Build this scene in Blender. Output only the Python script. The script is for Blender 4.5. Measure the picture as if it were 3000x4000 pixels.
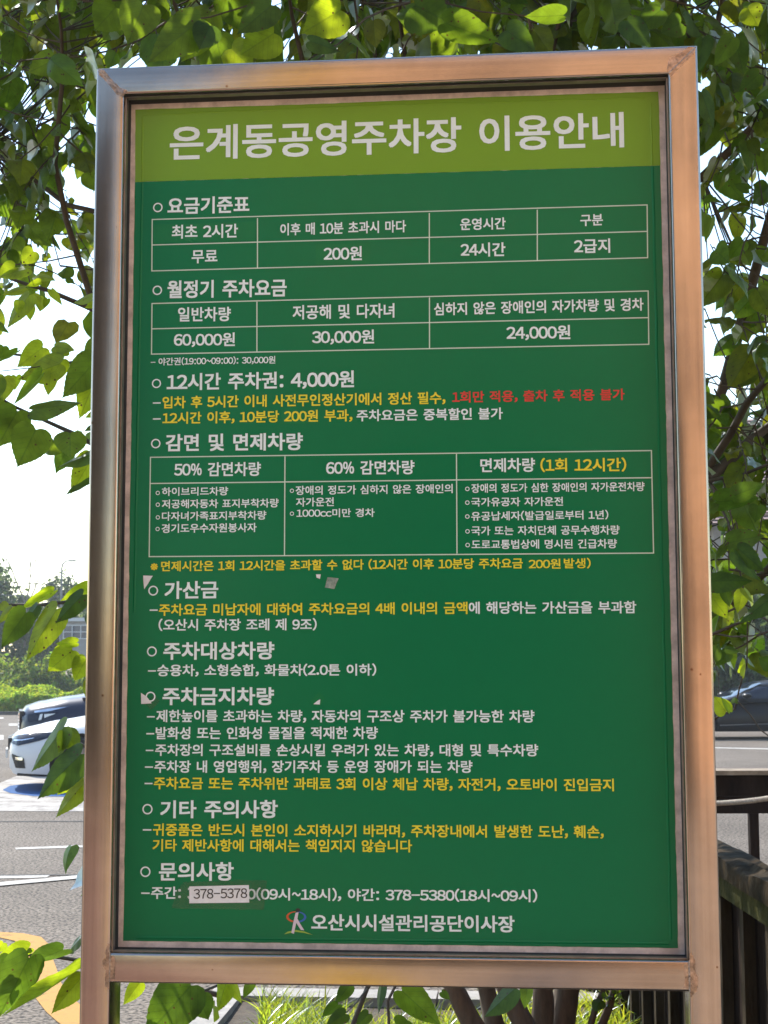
import bpy, bmesh, math, random
from mathutils import Vector, Matrix, noise
R = math.radians
scene = bpy.context.scene
for o in list(bpy.data.objects):
    bpy.data.objects.remove(o)
COL = scene.collection

# ------------------------------------------------------------------ camera
CAM = Vector((0.65727, -2.25589, 1.5))
RX = Vector((0.9962071, 0.0869724, -0.0026895))
UP = Vector((0.0118581, -0.1050765, 0.9943934))
FW = Vector((-0.0862021, 0.9906537, 0.1057093))
FPX = 5830.7
cd = bpy.data.cameras.new('camera')
cam = bpy.data.objects.new('camera', cd)
COL.objects.link(cam)
cam.matrix_world = Matrix(((RX.x, UP.x, -FW.x, CAM.x), (RX.y, UP.y, -FW.y, CAM.y), (RX.z, UP.z, -FW.z, CAM.z), (0, 0, 0, 1)))
cd.sensor_fit = 'HORIZONTAL'
cd.sensor_width = 36
cd.lens = 36 * FPX / 3000
cd.clip_start = 0.05
cd.clip_end = 3000
cd.dof.use_dof = True
cd.dof.focus_distance = 2.4
cd.dof.aperture_fstop = 40
scene.camera = cam

# ------------------------------------------------------------------ light
SUN_EL, SUN_AZ = R(46), R(-38)          # azimuth from +Y, negative = towards -X (left of the view)
world = bpy.data.worlds.new('World')
scene.world = world
world.use_nodes = True
wn = world.node_tree.nodes
sky = wn.new('ShaderNodeTexSky')
sky.sky_type = 'NISHITA'
sky.sun_disc = False
sky.sun_elevation = SUN_EL
sky.sun_rotation = SUN_AZ
sky.air_density = 1.3
sky.dust_density = 0.3
sky.ozone_density = 1.0
world.node_tree.links.new(sky.outputs[0], wn['Background'].inputs[0])
wn['Background'].inputs[1].default_value = 0.092
sl = bpy.data.lights.new('sun', 'SUN')
sl.energy = 2.3
sl.angle = R(0.5)
sl.color = (1.0, 0.955, 0.89)
so = bpy.data.objects.new('sun', sl)
COL.objects.link(so)
sdir = Vector((math.sin(SUN_AZ) * math.cos(SUN_EL), math.cos(SUN_AZ) * math.cos(SUN_EL), math.sin(SUN_EL)))
so.rotation_euler = sdir.to_track_quat('Z', 'Y').to_euler()
so.location = (-6, 8, 12)

scene.view_settings.view_transform = 'Standard'
scene.view_settings.look = 'None'
scene.view_settings.gamma = 1
scene.view_settings.exposure = 1.8
scene.render.engine = 'CYCLES'
scene.cycles.use_denoising = True
scene.cycles.max_bounces = 8
scene.cycles.transparent_max_bounces = 8
scene.cycles.caustics_reflective = False
scene.cycles.caustics_refractive = False

# ------------------------------------------------------------------ planning helpers (photo pixel -> point in the place)
def ray(px, py):
    return FW + RX * ((px - 1500) / FPX) + UP * ((2000 - py) / FPX)
def at(px, py, Y):
    d = ray(px, py)
    return CAM + d * ((Y - CAM.y) / d.y)
def ground(px, py, z=0.0):
    d = ray(px, py)
    return CAM + d * ((z - CAM.z) / d.z)
FH = Vector((FW.x, FW.y, 0)).normalized()
RH = Vector((FH.y, -FH.x, 0))
def vw(lat, dep, z):
    return Vector((CAM.x, CAM.y, 0)) + FH * dep + RH * lat + Vector((0, 0, z))

# ------------------------------------------------------------------ object helpers
def tag(o, label, cat, group=None, kind=None):
    if label: o['label'] = label
    if cat: o['category'] = cat
    if group: o['group'] = group
    if kind: o['kind'] = kind
    return o
def thing(name, label, cat, loc=(0, 0, 0), rotz=0.0, group=None):
    o = bpy.data.objects.new(name, None)
    COL.objects.link(o)
    o.location = loc
    o.rotation_euler = (0, 0, rotz)
    o.empty_display_size = 0.1
    return tag(o, label, cat, group)
class MB:
    def __init__(s):
        s.v, s.f, s.uv, s.col, s.mi = [], [], None, None, None
    def quad(s, a, b, c, d):
        i = len(s.v); s.v += [tuple(a), tuple(b), tuple(c), tuple(d)]; s.f.append((i, i + 1, i + 2, i + 3))
    def poly(s, pts):
        i = len(s.v); s.v += [tuple(p) for p in pts]; s.f.append(tuple(range(i, i + len(pts))))
    def box(s, x0, x1, y0, y1, z0, z1, M=None):
        i = len(s.v)
        P = [Vector((x, y, z)) for z in (z0, z1) for (x, y) in ((x0, y0), (x1, y0), (x1, y1), (x0, y1))]
        if M is not None: P = [M @ p for p in P]
        s.v += [tuple(p) for p in P]
        s.f += [tuple(i + k for k in q) for q in ((3, 2, 1, 0), (4, 5, 6, 7), (0, 1, 5, 4), (1, 2, 6, 5), (2, 3, 7, 6), (3, 0, 4, 7))]
    def tube(s, pts, rad, n=8, caps=True, jag=0.0):
        pts = [Vector(p) for p in pts]
        if not isinstance(rad, (list, tuple)): rad = [rad] * len(pts)
        i0 = len(s.v); ref = None
        for k, p in enumerate(pts):
            t = (pts[min(k + 1, len(pts) - 1)] - pts[max(k - 1, 0)])
            t = t.normalized() if t.length > 1e-9 else Vector((0, 0, 1))
            if ref is None:
                ref = t.orthogonal().normalized()
            ref = (ref - t * ref.dot(t))
            ref = ref.normalized() if ref.length > 1e-6 else t.orthogonal().normalized()
            b = t.cross(ref)
            for j in range(n):
                a = 2 * math.pi * j / n
                r = rad[k] * (1 + (jag * noise.noise(p * 9 + Vector((j * 3.1, 0, 0))) if jag else 0))
                s.v.append(tuple(p + (ref * math.cos(a) + b * math.sin(a)) * r))
        for k in range(len(pts) - 1):
            for j in range(n):
                a, b2 = i0 + k * n + j, i0 + k * n + (j + 1) % n
                s.f.append((a, b2, b2 + n, a + n))
        if caps:
            s.f.append(tuple(i0 + j for j in reversed(range(n))))
            s.f.append(tuple(i0 + (len(pts) - 1) * n + j for j in range(n)))
    def lathe(s, prof, n=24, M=None):          # prof: (radius, height) about the Y axis
        i0 = len(s.v)
        for (r, h) in prof:
            for j in range(n):
                a = 2 * math.pi * j / n
                p = Vector((r * math.cos(a), h, r * math.sin(a)))
                s.v.append(tuple(M @ p if M is not None else p))
        for k in range(len(prof) - 1):
            for j in range(n):
                a, b = i0 + k * n + j, i0 + k * n + (j + 1) % n
                s.f.append((a, b, b + n, a + n))
    def mesh(s, name, mat=None, smooth=None):
        me = bpy.data.meshes.new(name)
        me.from_pydata(s.v, [], s.f)
        if s.uv is not None:
            l = me.uv_layers.new(name='UVMap')
            flat = []
            for p in me.loops: flat += s.uv[p.vertex_index]
            l.data.foreach_set('uv', flat)
        if s.col is not None:
            a = me.color_attributes.new('tint', 'FLOAT_COLOR', 'POINT')
            flat = []
            for c in s.col: flat += (c[0], c[1], c[2], 1.0)
            a.data.foreach_set('color', flat)
        for m in (mat if isinstance(mat, (list, tuple)) else [mat]):
            if m is not None: me.materials.append(m)
        if s.mi is not None: me.polygons.foreach_set('material_index', s.mi)
        if smooth is not None:
            me.polygons.foreach_set('use_smooth', [True] * len(me.polygons))
            if smooth < 179: me.set_sharp_from_angle(angle=R(smooth))
        me.update()
        return me
    def build(s, name, mat=None, parent=None, smooth=None):
        o = bpy.data.objects.new(name, s.mesh(name, mat, smooth))
        COL.objects.link(o)
        if parent is not None: o.parent = parent
        return o
def dup_tree(root):
    c = root.copy(); COL.objects.link(c)
    for ch in list(root.children):
        d = ch.copy(); COL.objects.link(d); d.parent = c
        for g in list(ch.children):
            e = g.copy(); COL.objects.link(e); e.parent = d
    return c

# ------------------------------------------------------------------ material helpers
def mat(name, col, rough=0.6, metal=0.0, spec=0.5, var=0.0, vscale=8.0, col2=None, bump=0.0, bscale=60.0, stretch=None, coat=0.0, rvar=0.0):
    m = bpy.data.materials.new(name); m.use_nodes = True
    nt = m.node_tree; N = nt.nodes; L = nt.links
    b = N['Principled BSDF']
    b.inputs['Base Color'].default_value = (*col, 1)
    b.inputs['Roughness'].default_value = rough
    b.inputs['Metallic'].default_value = metal
    b.inputs['Specular IOR Level'].default_value = spec
    b.inputs['Coat Weight'].default_value = coat
    b.inputs['Coat Roughness'].default_value = 0.05
    if var or bump or col2 or rvar:
        tc = N.new('ShaderNodeTexCoord'); mp = N.new('ShaderNodeMapping')
        L.new(tc.outputs['Object'], mp.inputs[0])
        if stretch: mp.inputs['Scale'].default_value = stretch
        n1 = N.new('ShaderNodeTexNoise'); n1.inputs['Scale'].default_value = vscale; n1.inputs['Detail'].default_value = 6; n1.inputs['Roughness'].default_value = 0.65
        L.new(mp.outputs[0], n1.inputs[0])
        if var or col2:
            rp = N.new('ShaderNodeValToRGB')
            c2 = col2 or tuple(c * (1 - var) for c in col)
            c1 = col if col2 else tuple(min(1, c * (1 + var)) for c in col)
            rp.color_ramp.elements[0].position = 0.35; rp.color_ramp.elements[1].position = 0.65
            rp.color_ramp.elements[0].color = (*c2, 1); rp.color_ramp.elements[1].color = (*c1, 1)
            L.new(n1.outputs[0], rp.inputs[0]); L.new(rp.outputs[0], b.inputs['Base Color'])
        if rvar:
            mr = N.new('ShaderNodeMapRange'); mr.inputs['To Min'].default_value = max(0.02, rough - rvar); mr.inputs['To Max'].default_value = rough + rvar
            L.new(n1.outputs[0], mr.inputs[0]); L.new(mr.outputs[0], b.inputs['Roughness'])
        if bump:
            n2 = N.new('ShaderNodeTexNoise'); n2.inputs['Scale'].default_value = bscale; n2.inputs['Detail'].default_value = 5
            L.new(mp.outputs[0], n2.inputs[0])
            bp = N.new('ShaderNodeBump'); bp.inputs['Strength'].default_value = bump; bp.inputs['Distance'].default_value = 0.01
            L.new(n2.outputs[0], bp.inputs['Height']); L.new(bp.outputs[0], b.inputs['Normal'])
    return m

def steel_mat(name, axis):
    """brushed stainless steel; brushing runs along `axis`"""
    m = bpy.data.materials.new(name); m.use_nodes = True
    nt = m.node_tree; N = nt.nodes; L = nt.links; b = N['Principled BSDF']
    b.inputs['Metallic'].default_value = 1.0
    tc = N.new('ShaderNodeTexCoord')
    def ns(scale, st, det=4):
        mp = N.new('ShaderNodeMapping'); mp.inputs['Scale'].default_value = st; L.new(tc.outputs['Object'], mp.inputs[0])
        n = N.new('ShaderNodeTexNoise'); n.inputs['Scale'].default_value = scale; n.inputs['Detail'].default_value = det; n.inputs['Roughness'].default_value = 0.7
        L.new(mp.outputs[0], n.inputs[0]); return n
    st = [1, 1, 1]; st['xyz'.index(axis)] = 0.015
    fine = ns(900, st); wide = ns(70, st, 3); blot = ns(9, (1, 1, 1), 6)
    st2 = [1, 1, 1]; st2['xyz'.index(axis)] = 6
    rp = N.new('ShaderNodeValToRGB')
    rp.color_ramp.elements[0].position = 0.25; rp.color_ramp.elements[1].position = 0.75
    rp.color_ramp.elements[0].color = (0.25, 0.21, 0.18, 1); rp.color_ramp.elements[1].color = (0.54, 0.46, 0.40, 1)
    mx = N.new('ShaderNodeMath'); mx.operation = 'MULTIPLY_ADD'; mx.inputs[1].default_value = 0.55
    L.new(wide.outputs[0], mx.inputs[0])
    sc = N.new('ShaderNodeMath'); sc.operation = 'MULTIPLY'; sc.inputs[1].default_value = 0.45; L.new(blot.outputs[0], sc.inputs[0]); L.new(sc.outputs[0], mx.inputs[2])
    L.new(mx.outputs[0], rp.inputs[0])
    # tiny rust specks
    vo = N.new('ShaderNodeTexVoronoi'); vo.inputs['Scale'].default_value = 22; L.new(tc.outputs['Object'], vo.inputs[0])
    lt = N.new('ShaderNodeMath'); lt.operation = 'LESS_THAN'; lt.inputs[1].default_value = 0.045; L.new(vo.outputs['Distance'], lt.inputs[0])
    mxc = N.new('ShaderNodeMix'); mxc.data_type = 'RGBA'; L.new(lt.outputs[0], mxc.inputs[0]); L.new(rp.outputs[0], mxc.inputs[6]); mxc.inputs[7].default_value = (0.22, 0.13, 0.08, 1)
    L.new(mxc.outputs[2], b.inputs['Base Color'])
    mr = N.new('ShaderNodeMapRange'); mr.inputs['To Min'].default_value = 0.13; mr.inputs['To Max'].default_value = 0.19; L.new(fine.outputs[0], mr.inputs[0]); L.new(mr.outputs[0], b.inputs['Roughness'])
    bp = N.new('ShaderNodeBump'); bp.inputs['Strength'].default_value = 0.05; bp.inputs['Distance'].default_value = 0.001
    L.new(fine.outputs[0], bp.inputs['Height'])
    bp2 = N.new('ShaderNodeBump'); bp2.inputs['Strength'].default_value = 0.08; bp2.inputs['Distance'].default_value = 0.004
    big = ns(5, (1, 1, 1), 2); L.new(big.outputs[0], bp2.inputs['Height']); L.new(bp.outputs[0], bp2.inputs['Normal'])
    L.new(bp2.outputs[0], b.inputs['Normal'])
    b.inputs['Anisotropic'].default_value = 0.6
    cv = N.new('ShaderNodeCombineXYZ'); cv.inputs['X' if axis == 'z' else 'Z'].default_value = 1.0; L.new(cv.outputs[0], b.inputs['Tangent'])
    return m

def leaf_mat(name, base=(0.042, 0.086, 0.018), trans=(0.285, 0.40, 0.018), tw=0.5, gloss=0.35):
    m = bpy.data.materials.new(name); m.use_nodes = True
    nt = m.node_tree; N = nt.nodes; L = nt.links
    N.remove(N['Principled BSDF']); out = N['Material Output']
    at_ = N.new('ShaderNodeAttribute'); at_.attribute_name = 'tint'
    uv = N.new('ShaderNodeUVMap'); sep = N.new('ShaderNodeSeparateXYZ'); L.new(uv.outputs[0], sep.inputs[0])
    # veins: midrib + side veins slanting forward, from leaf coordinates
    ab = N.new('ShaderNodeMath'); ab.operation = 'ABSOLUTE'; L.new(sep.outputs[0], ab.inputs[0])
    mid = N.new('ShaderNodeMath'); mid.operation = 'LESS_THAN'; mid.inputs[1].default_value = 0.02; L.new(ab.outputs[0], mid.inputs[0])
    ma = N.new('ShaderNodeMath'); ma.operation = 'MULTIPLY_ADD'; ma.inputs[1].default_value = -0.75; L.new(ab.outputs[0], ma.inputs[0]); L.new(sep.outputs[1], ma.inputs[2])
    ml = N.new('ShaderNodeMath'); ml.operation = 'MULTIPLY'; ml.inputs[1].default_value = 6.5; L.new(ma.outputs[0], ml.inputs[0])
    fr = N.new('ShaderNodeMath'); fr.operation = 'FRACT'; L.new(ml.outputs[0], fr.inputs[0])
    lt = N.new('ShaderNodeMath'); lt.operation = 'LESS_THAN'; lt.inputs[1].default_value = 0.085; L.new(fr.outputs[0], lt.inputs[0])
    mxv = N.new('ShaderNodeMath'); mxv.operation = 'MAXIMUM'; L.new(mid.outputs[0], mxv.inputs[0]); L.new(lt.outputs[0], mxv.inputs[1])
    nz = N.new('ShaderNodeTexNoise'); nz.inputs['Scale'].default_value = 45; nz.inputs['Detail'].default_value = 4
    tcn = N.new('ShaderNodeTexCoord'); L.new(tcn.outputs['Object'], nz.inputs[0])
    nzr = N.new('ShaderNodeMapRange'); nzr.inputs['From Min'].default_value = 0.3; nzr.inputs['From Max'].default_value = 0.7; nzr.inputs['To Min'].default_value = 0.72; nzr.inputs['To Max'].default_value = 1.2
    L.new(nz.outputs[0], nzr.inputs[0])
    vs = N.new('ShaderNodeTexVoronoi'); vs.inputs['Scale'].default_value = 55; L.new(tcn.outputs['Object'], vs.inputs[0])
    spot = N.new('ShaderNodeMath'); spot.operation = 'LESS_THAN'; spot.inputs[1].default_value = 0.11; L.new(vs.outputs['Distance'], spot.inputs[0])
    def colour(c, vein):
        a = N.new('ShaderNodeMix'); a.data_type = 'RGBA'; a.blend_type = 'MULTIPLY'; a.inputs[0].default_value = 1
        a.inputs[6].default_value = (*c, 1); L.new(at_.outputs['Color'], a.inputs[7])
        v = N.new('ShaderNodeVectorMath'); v.operation = 'SCALE'; L.new(a.outputs[2], v.inputs[0]); L.new(nzr.outputs[0], v.inputs['Scale'])
        x = N.new('ShaderNodeMix'); x.data_type = 'RGBA'; x.blend_type = 'MULTIPLY'; L.new(mxv.outputs[0], x.inputs[0])
        L.new(v.outputs[0], x.inputs[6]); x.inputs[7].default_value = (vein, vein, vein, 1)
        y_ = N.new('ShaderNodeMix'); y_.data_type = 'RGBA'; L.new(spot.outputs[0], y_.inputs[0]); L.new(x.outputs[2], y_.inputs[6]); y_.inputs[7].default_value = (.10, .055, .02, 1)
        return y_.outputs[2]
    d = N.new('ShaderNodeBsdfDiffuse'); L.new(colour(base, 1.5), d.inputs[0])
    t = N.new('ShaderNodeBsdfTranslucent'); L.new(colour(trans, 0.66), t.inputs[0])
    mx = N.new('ShaderNodeMixShader'); mx.inputs[0].default_value = tw; L.new(d.outputs[0], mx.inputs[1]); L.new(t.outputs[0], mx.inputs[2])
    g = N.new('ShaderNodeBsdfGlossy'); g.inputs['Roughness'].default_value = 0.38; g.inputs[0].default_value = (0.9, 0.95, 1, 1)
    fre = N.new('ShaderNodeFresnel'); fre.inputs[0].default_value = 1.4
    fm = N.new('ShaderNodeMath'); fm.operation = 'MULTIPLY'; fm.inputs[1].default_value = gloss; L.new(fre.outputs[0], fm.inputs[0])
    m2 = N.new('ShaderNodeMixShader'); L.new(fm.outputs[0], m2.inputs[0]); L.new(mx.outputs[0], m2.inputs[1]); L.new(g.outputs[0], m2.inputs[2])
    bp = N.new('ShaderNodeBump'); bp.inputs['Strength'].default_value = 0.35; bp.inputs['Distance'].default_value = 0.003
    L.new(mxv.outputs[0], bp.inputs['Height'])
    for s_ in (d, g): L.new(bp.outputs[0], s_.inputs['Normal'])
    L.new(m2.outputs[0], out.inputs[0])
    return m

M = {}
M['steel_z'] = steel_mat('brushed_steel_upright', 'z')
M['steel_x'] = steel_mat('brushed_steel_rail', 'x')
M['dark_steel'] = mat('bead_steel', (0.30, 0.28, 0.27), 0.45, 1.0, var=0.2, vscale=30)  # darker, duller steel of the glazing bead
M['rubber_and_shade'] = mat('black_rubber_and_shade', (0.012, 0.011, 0.011), 0.8)
M['margin'] = mat('bare_panel_edge', (0.62, 0.54, 0.50), 0.5, 0.1, var=0.25, vscale=40, bump=0.1)
M['weld'] = mat('weld_bead', (0.42, 0.36, 0.31), 0.38, 1.0, var=0.35, vscale=180, bump=0.5, bscale=300)
M['burn'] = mat('heat_stained_steel', (0.36, 0.28, 0.23), 0.32, 1.0, var=0.45, vscale=130, bump=0.3)
M['green'] = mat('green_vinyl', (0.002, 0.165, 0.060), 0.22, spec=0.2, var=0.012, vscale=35, bump=0.03, bscale=5, rvar=0.015)
M['lime'] = mat('lime_vinyl', (0.165, 0.335, 0.026), 0.22, spec=0.2, var=0.012, vscale=30, bump=0.03, bscale=5, rvar=0.015)
M['white_ink'] = mat('white_vinyl_lettering', (0.71, 0.83, 0.84), 0.36, spec=0.5, var=0.04, vscale=40)
M['yellow_ink'] = mat('yellow_vinyl_lettering', (0.74, 0.66, 0.03), 0.36, var=0.05, vscale=40)
M['red_ink'] = mat('red_vinyl_lettering', (0.62, 0.035, 0.030), 0.42, var=0.1, vscale=60)
M['black_ink'] = mat('black_print', (0.015, 0.015, 0.016), 0.5)
M['rule_ink'] = mat('pale_green_rule', (0.56, 0.72, 0.60), 0.42)
M['paper'] = mat('white_paper', (0.70, 0.74, 0.76), 0.6, var=0.08, vscale=80, bump=0.1)
M['leaf'] = leaf_mat('mulberry_leaf')
M['bark'] = mat('mulberry_bark', (0.095, 0.066, 0.045), 0.85, var=0.4, vscale=22, stretch=(1, 1, 0.25), bump=0.7, bscale=40)
M['twig'] = mat('twig_bark', (0.060, 0.045, 0.028), 0.75, var=0.3, vscale=30)
M['petiole'] = mat('petiole', (0.16, 0.20, 0.04), 0.55)
# =================================================================== GROUND AND PAINT
def asphalt_mat(name, c1, c2, stone):
    m = bpy.data.materials.new(name); m.use_nodes = True
    nt = m.node_tree; N = nt.nodes; L = nt.links; b = N['Principled BSDF']
    tc = N.new('ShaderNodeTexCoord')
    vo = N.new('ShaderNodeTexVoronoi'); vo.inputs['Scale'].default_value = stone; L.new(tc.outputs['Object'], vo.inputs[0])
    n = N.new('ShaderNodeTexNoise'); n.inputs['Scale'].default_value = 0.6; n.inputs['Detail'].default_value = 8; n.inputs['Roughness'].default_value = 0.7; L.new(tc.outputs['Object'], n.inputs[0])
    n3 = N.new('ShaderNodeTexNoise'); n3.inputs['Scale'].default_value = stone * 1.3; n3.inputs['Detail'].default_value = 3; L.new(tc.outputs['Object'], n3.inputs[0])
    rp = N.new('ShaderNodeValToRGB'); L.new(n.outputs[0], rp.inputs[0])
    rp.color_ramp.elements[0].position = .3; rp.color_ramp.elements[1].position = .7
    rp.color_ramp.elements[0].color = (*c1, 1); rp.color_ramp.elements[1].color = (*c2, 1)
    r2 = N.new('ShaderNodeValToRGB'); L.new(n3.outputs[0], r2.inputs[0])
    r2.color_ramp.elements[0].position = .36; r2.color_ramp.elements[1].position = .58
    r2.color_ramp.elements[0].color = (.22, .22, .22, 1); r2.color_ramp.elements[1].color = (1.85, 1.8, 1.7, 1)
    mx = N.new('ShaderNodeMix'); mx.data_type = 'RGBA'; mx.blend_type = 'MULTIPLY'; mx.inputs[0].default_value = 1
    L.new(rp.outputs[0], mx.inputs[6]); L.new(r2.outputs[0], mx.inputs[7]); L.new(mx.outputs[2], b.inputs['Base Color'])
    b.inputs['Roughness'].default_value = 0.8; b.inputs['Specular IOR Level'].default_value = 0.1
    bp = N.new('ShaderNodeBump'); bp.inputs['Strength'].default_value = 0.6; bp.inputs['Distance'].default_value = 0.006
    L.new(vo.outputs['Distance'], bp.inputs['Height']); L.new(bp.outputs[0], b.inputs['Normal'])
    return m
def paint_mat(name, col, under, wear=0.5, scale=9):
    m = bpy.data.materials.new(name); m.use_nodes = True
    nt = m.node_tree; N = nt.nodes; L = nt.links; b = N['Principled BSDF']
    tc = N.new('ShaderNodeTexCoord')
    n = N.new('ShaderNodeTexNoise'); n.inputs['Scale'].default_value = scale; n.inputs['Detail'].default_value = 9; n.inputs['Roughness'].default_value = 0.75; L.new(tc.outputs['Object'], n.inputs[0])
    rp = N.new('ShaderNodeValToRGB'); L.new(n.outputs[0], rp.inputs[0])
    rp.color_ramp.elements[0].position = wear - 0.2; rp.color_ramp.elements[1].position = wear
    rp.color_ramp.elements[0].color = (*under, 1); rp.color_ramp.elements[1].color = (*col, 1)
    L.new(rp.outputs[0], b.inputs['Base Color']); b.inputs['Roughness'].default_value = 0.7; b.inputs['Specular IOR Level'].default_value = 0.1
    bp = N.new('ShaderNodeBump'); bp.inputs['Strength'].default_value = 0.5; bp.inputs['Distance'].default_value = 0.004
    n2 = N.new('ShaderNodeTexNoise'); n2.inputs['Scale'].default_value = 110; L.new(tc.outputs['Object'], n2.inputs[0])
    L.new(n2.outputs[0], bp.inputs['Height']); L.new(bp.outputs[0], b.inputs['Normal'])
    return m
M['asphalt'] = asphalt_mat('asphalt', (0.090, 0.076, 0.063), (0.150, 0.128, 0.107), 34)
M['paver'] = mat('red_block_paving', (0.40, 0.28, 0.19), 0.8, var=0.2, vscale=3, bump=0.3)
M['white_paint'] = paint_mat('white_road_paint', (0.48, 0.45, 0.40), (0.13, 0.115, 0.10), 0.5, 7)
M['worn_white'] = paint_mat('worn_white_road_paint', (0.42, 0.385, 0.34), (0.17, 0.15, 0.13), 0.56, 3.4)
M['yellow_paint'] = paint_mat('yellow_road_paint', (0.44, 0.24, 0.06), (0.15, 0.10, 0.05), 0.47, 14)
M['blue_paint'] = paint_mat('blue_road_paint', (0.018, 0.085, 0.24), (0.04, 0.10, 0.2), 0.45, 6)
M['seam'] = mat('asphalt_seam', (0.05, 0.046, 0.042), 0.9)
M['kerbstone'] = mat('concrete_kerb', (0.30, 0.275, 0.245), 0.85, var=0.2, vscale=12, bump=0.4, bscale=90)
M['soil'] = mat('planting_soil', (0.07, 0.052, 0.034), 0.95, var=0.4, vscale=14, bump=0.8, bscale=30)
M['terrain'] = mat('distant_ground', (0.09, 0.10, 0.045), 0.95, var=0.4, vscale=0.2)

g = MB(); S = 1500
g.quad((-S, -S, 0), (S, -S, 0), (S, S, 0), (-S, S, 0))
tag(g.build('ground', M['asphalt']), 'grey sunlit asphalt of the car park', 'asphalt', kind='structure')
g = MB(); g.quad((-S, 56, .012), (S, 56, .012), (S, S, .012), (-S, S, .012))
tag(g.build('terrain', M['terrain']), 'rough green ground beyond the car park', 'ground', kind='structure')
g = MB(); g.quad((-30, -30, .005), (30, -30, .005), (30, -0.75, .005), (-30, -0.75, .005))
tag(g.build('pavement', M['paver']), 'red block paving in front of the sign', 'paving', kind='structure')

def strip_quad(name, pts, m, label):  # ground strips out of view, added to colour the steel's reflections
    b = MB(); b.poly([(x, y, .009) for (x, y) in pts]); tag(b.build(name, m), label, 'paving', kind='structure')
strip_quad('pavement', [(.16, -1.2), (-1.35, -12.5), (-.95, -12.5), (.44, -1.2)], mat('yellow_reflection_strip', (.55, .34, .05), .8, var=.1, vscale=5), 'unseen yellow strip added for the golden reflection in the rail')
strip_quad('pavement', [(.52, -1.2), (.7, -12.5), (1.5, -12.5), (.78, -1.2)], mat('grey_reflection_band', (.20, .165, .15), .8, var=.15, vscale=5), 'unseen grey band added to vary the rail reflections')
strip_quad('pavement', [(-.6, -1.2), (-9, -12.5), (-3.2, -12.5), (.05, -1.2)], mat('dark_red_reflection_area', (.23, .13, .095), .8, var=.15, vscale=3), 'unseen dark red area added to vary the rail reflections')
def flat(name, pts, m, z, label, cat):
    b = MB(); b.poly([(p[0], p[1], z) for p in pts])
    bm = bmesh.new(); me = b.mesh(name, m); bm.from_mesh(me); bmesh.ops.triangulate(bm, faces=bm.faces); bmesh.ops.recalc_face_normals(bm, faces=bm.faces)
    for f in bm.faces:
        if f.normal.z < 0: f.normal_flip()
    bm.to_mesh(me); bm.free()
    o = bpy.data.objects.new(name, me); COL.objects.link(o)
    return tag(o, label, cat, kind='structure')
def gp(L): return [ground(*q) for q in L]
flat('road_marking', gp([(-420, 3168), (900, 3172), (900, 3012), (70, 3030), (-60, 3085), (-420, 3085)]), M['worn_white'], .004, 'wide worn white painted band beside the white car', 'road marking')
flat('road_marking', gp([(10, 3088), (40, 3071), (120, 3062), (900, 3056), (900, 3119), (330, 3115), (130, 3112), (40, 3100)]), M['blue_paint'], .008, 'blue painted parking patch under the white car', 'road marking')
flat('road_marking', gp([(60, 3313), (600, 3293), (600, 3302), (60, 3320)]), M['white_paint'], .004, 'thin faint white line across the asphalt', 'road marking')
flat('road_marking', gp([(-300, 3426), (195, 3421), (180, 3430), (-300, 3438)]), M['white_paint'], .004, 'broken white line above the slanting white line', 'road marking')
flat('road_marking', gp([(-300, 3478), (600, 3396), (600, 3408), (-300, 3492)]), M['white_paint'], .0085, 'slanting white bay line on the asphalt', 'road marking')
flat('road_marking', gp([(-200, 3640), (0, 3643), (90, 3648), (160, 3662), (192, 3692), (200, 3730), (222, 3790), (238, 3840), (262, 3885), (305, 3920), (360, 3965), (470, 4060), (380, 4120), (290, 4040), (225, 3995), (180, 3955), (138, 3900), (118, 3845), (112, 3790), (112, 3745), (88, 3697), (55, 3677), (0, 3665), (-200, 3660)]),
     M['yellow_paint'], .004, 'curving yellow painted line on the asphalt', 'road marking')
for k, (y0, y1, x0, x1) in enumerate(((2802, 2808, -120, 14), (2827, 2835, 34, 200), (2872, 2890, -120, 14))):
    flat('road_marking', gp([(x0, y0), (x1, y0), (x1, y1), (x0, y1)]), M['white_paint'], .004, ('short white dash far across the car park', 'white dash ahead of the navy van', 'white dash ahead of the white car')[k], 'road marking')
flat('road_marking', gp([(2700, 2918), (3300, 2930), (3300, 2935), (2700, 2921)]), M['white_paint'], .004, 'thin white line in front of the dark sedan', 'road marking')
for k, y in enumerate((3208, 3418)):
    flat('asphalt_seam', gp([(-500, y + 2), (900, y - 2), (900, y + 1), (-500, y + 5)]), M['seam'], .0045 + k * .0, ('dark seam in the asphalt nearer the white car', 'dark seam in the asphalt beside the slanting line')[k], 'asphalt seam')

# planting island
KB = [ground(838, 3945), ground(3300, 3952)]
isl_l = ground(838, 3945)
yb = isl_l.y
k = MB()
for i in range(6):
    x0 = isl_l.x + i * 1.0
    k.box(x0 + .004, x0 + .996, yb - .17, yb, -.2, .10)
tag(k.build('kerb', M['kerbstone']), 'pale concrete kerb along the back of the planting strip', 'kerb', kind='structure')
k = MB()
for i in range(5):
    k.box(isl_l.x + .0, isl_l.x + .15, yb - .178 - (i + 1) * 1.0 + .008, yb - .178 - i * 1.0, -.2, .10)
tag(k.build('kerb', M['kerbstone']), 'pale concrete kerb along the side of the planting strip', 'kerb', kind='structure')
s_ = MB(); n = 30
for i in range(n + 1):
    for j in range(n + 1):
        x = isl_l.x + .15 + (6 - .15) * i / n; y = yb - .172 - 5.0 * j / n
        s_.v.append((x, y, .07 + .03 * noise.noise((x * 2, y * 2, 0))))
for i in range(n):
    for j in range(n):
        a = i * (n + 1) + j; s_.f.append((a, a + 1, a + n + 2, a + n + 1))
tag(s_.build('soil', M['soil'], smooth=180), 'bare brown soil of the planting strip', 'soil', kind='structure')

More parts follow.
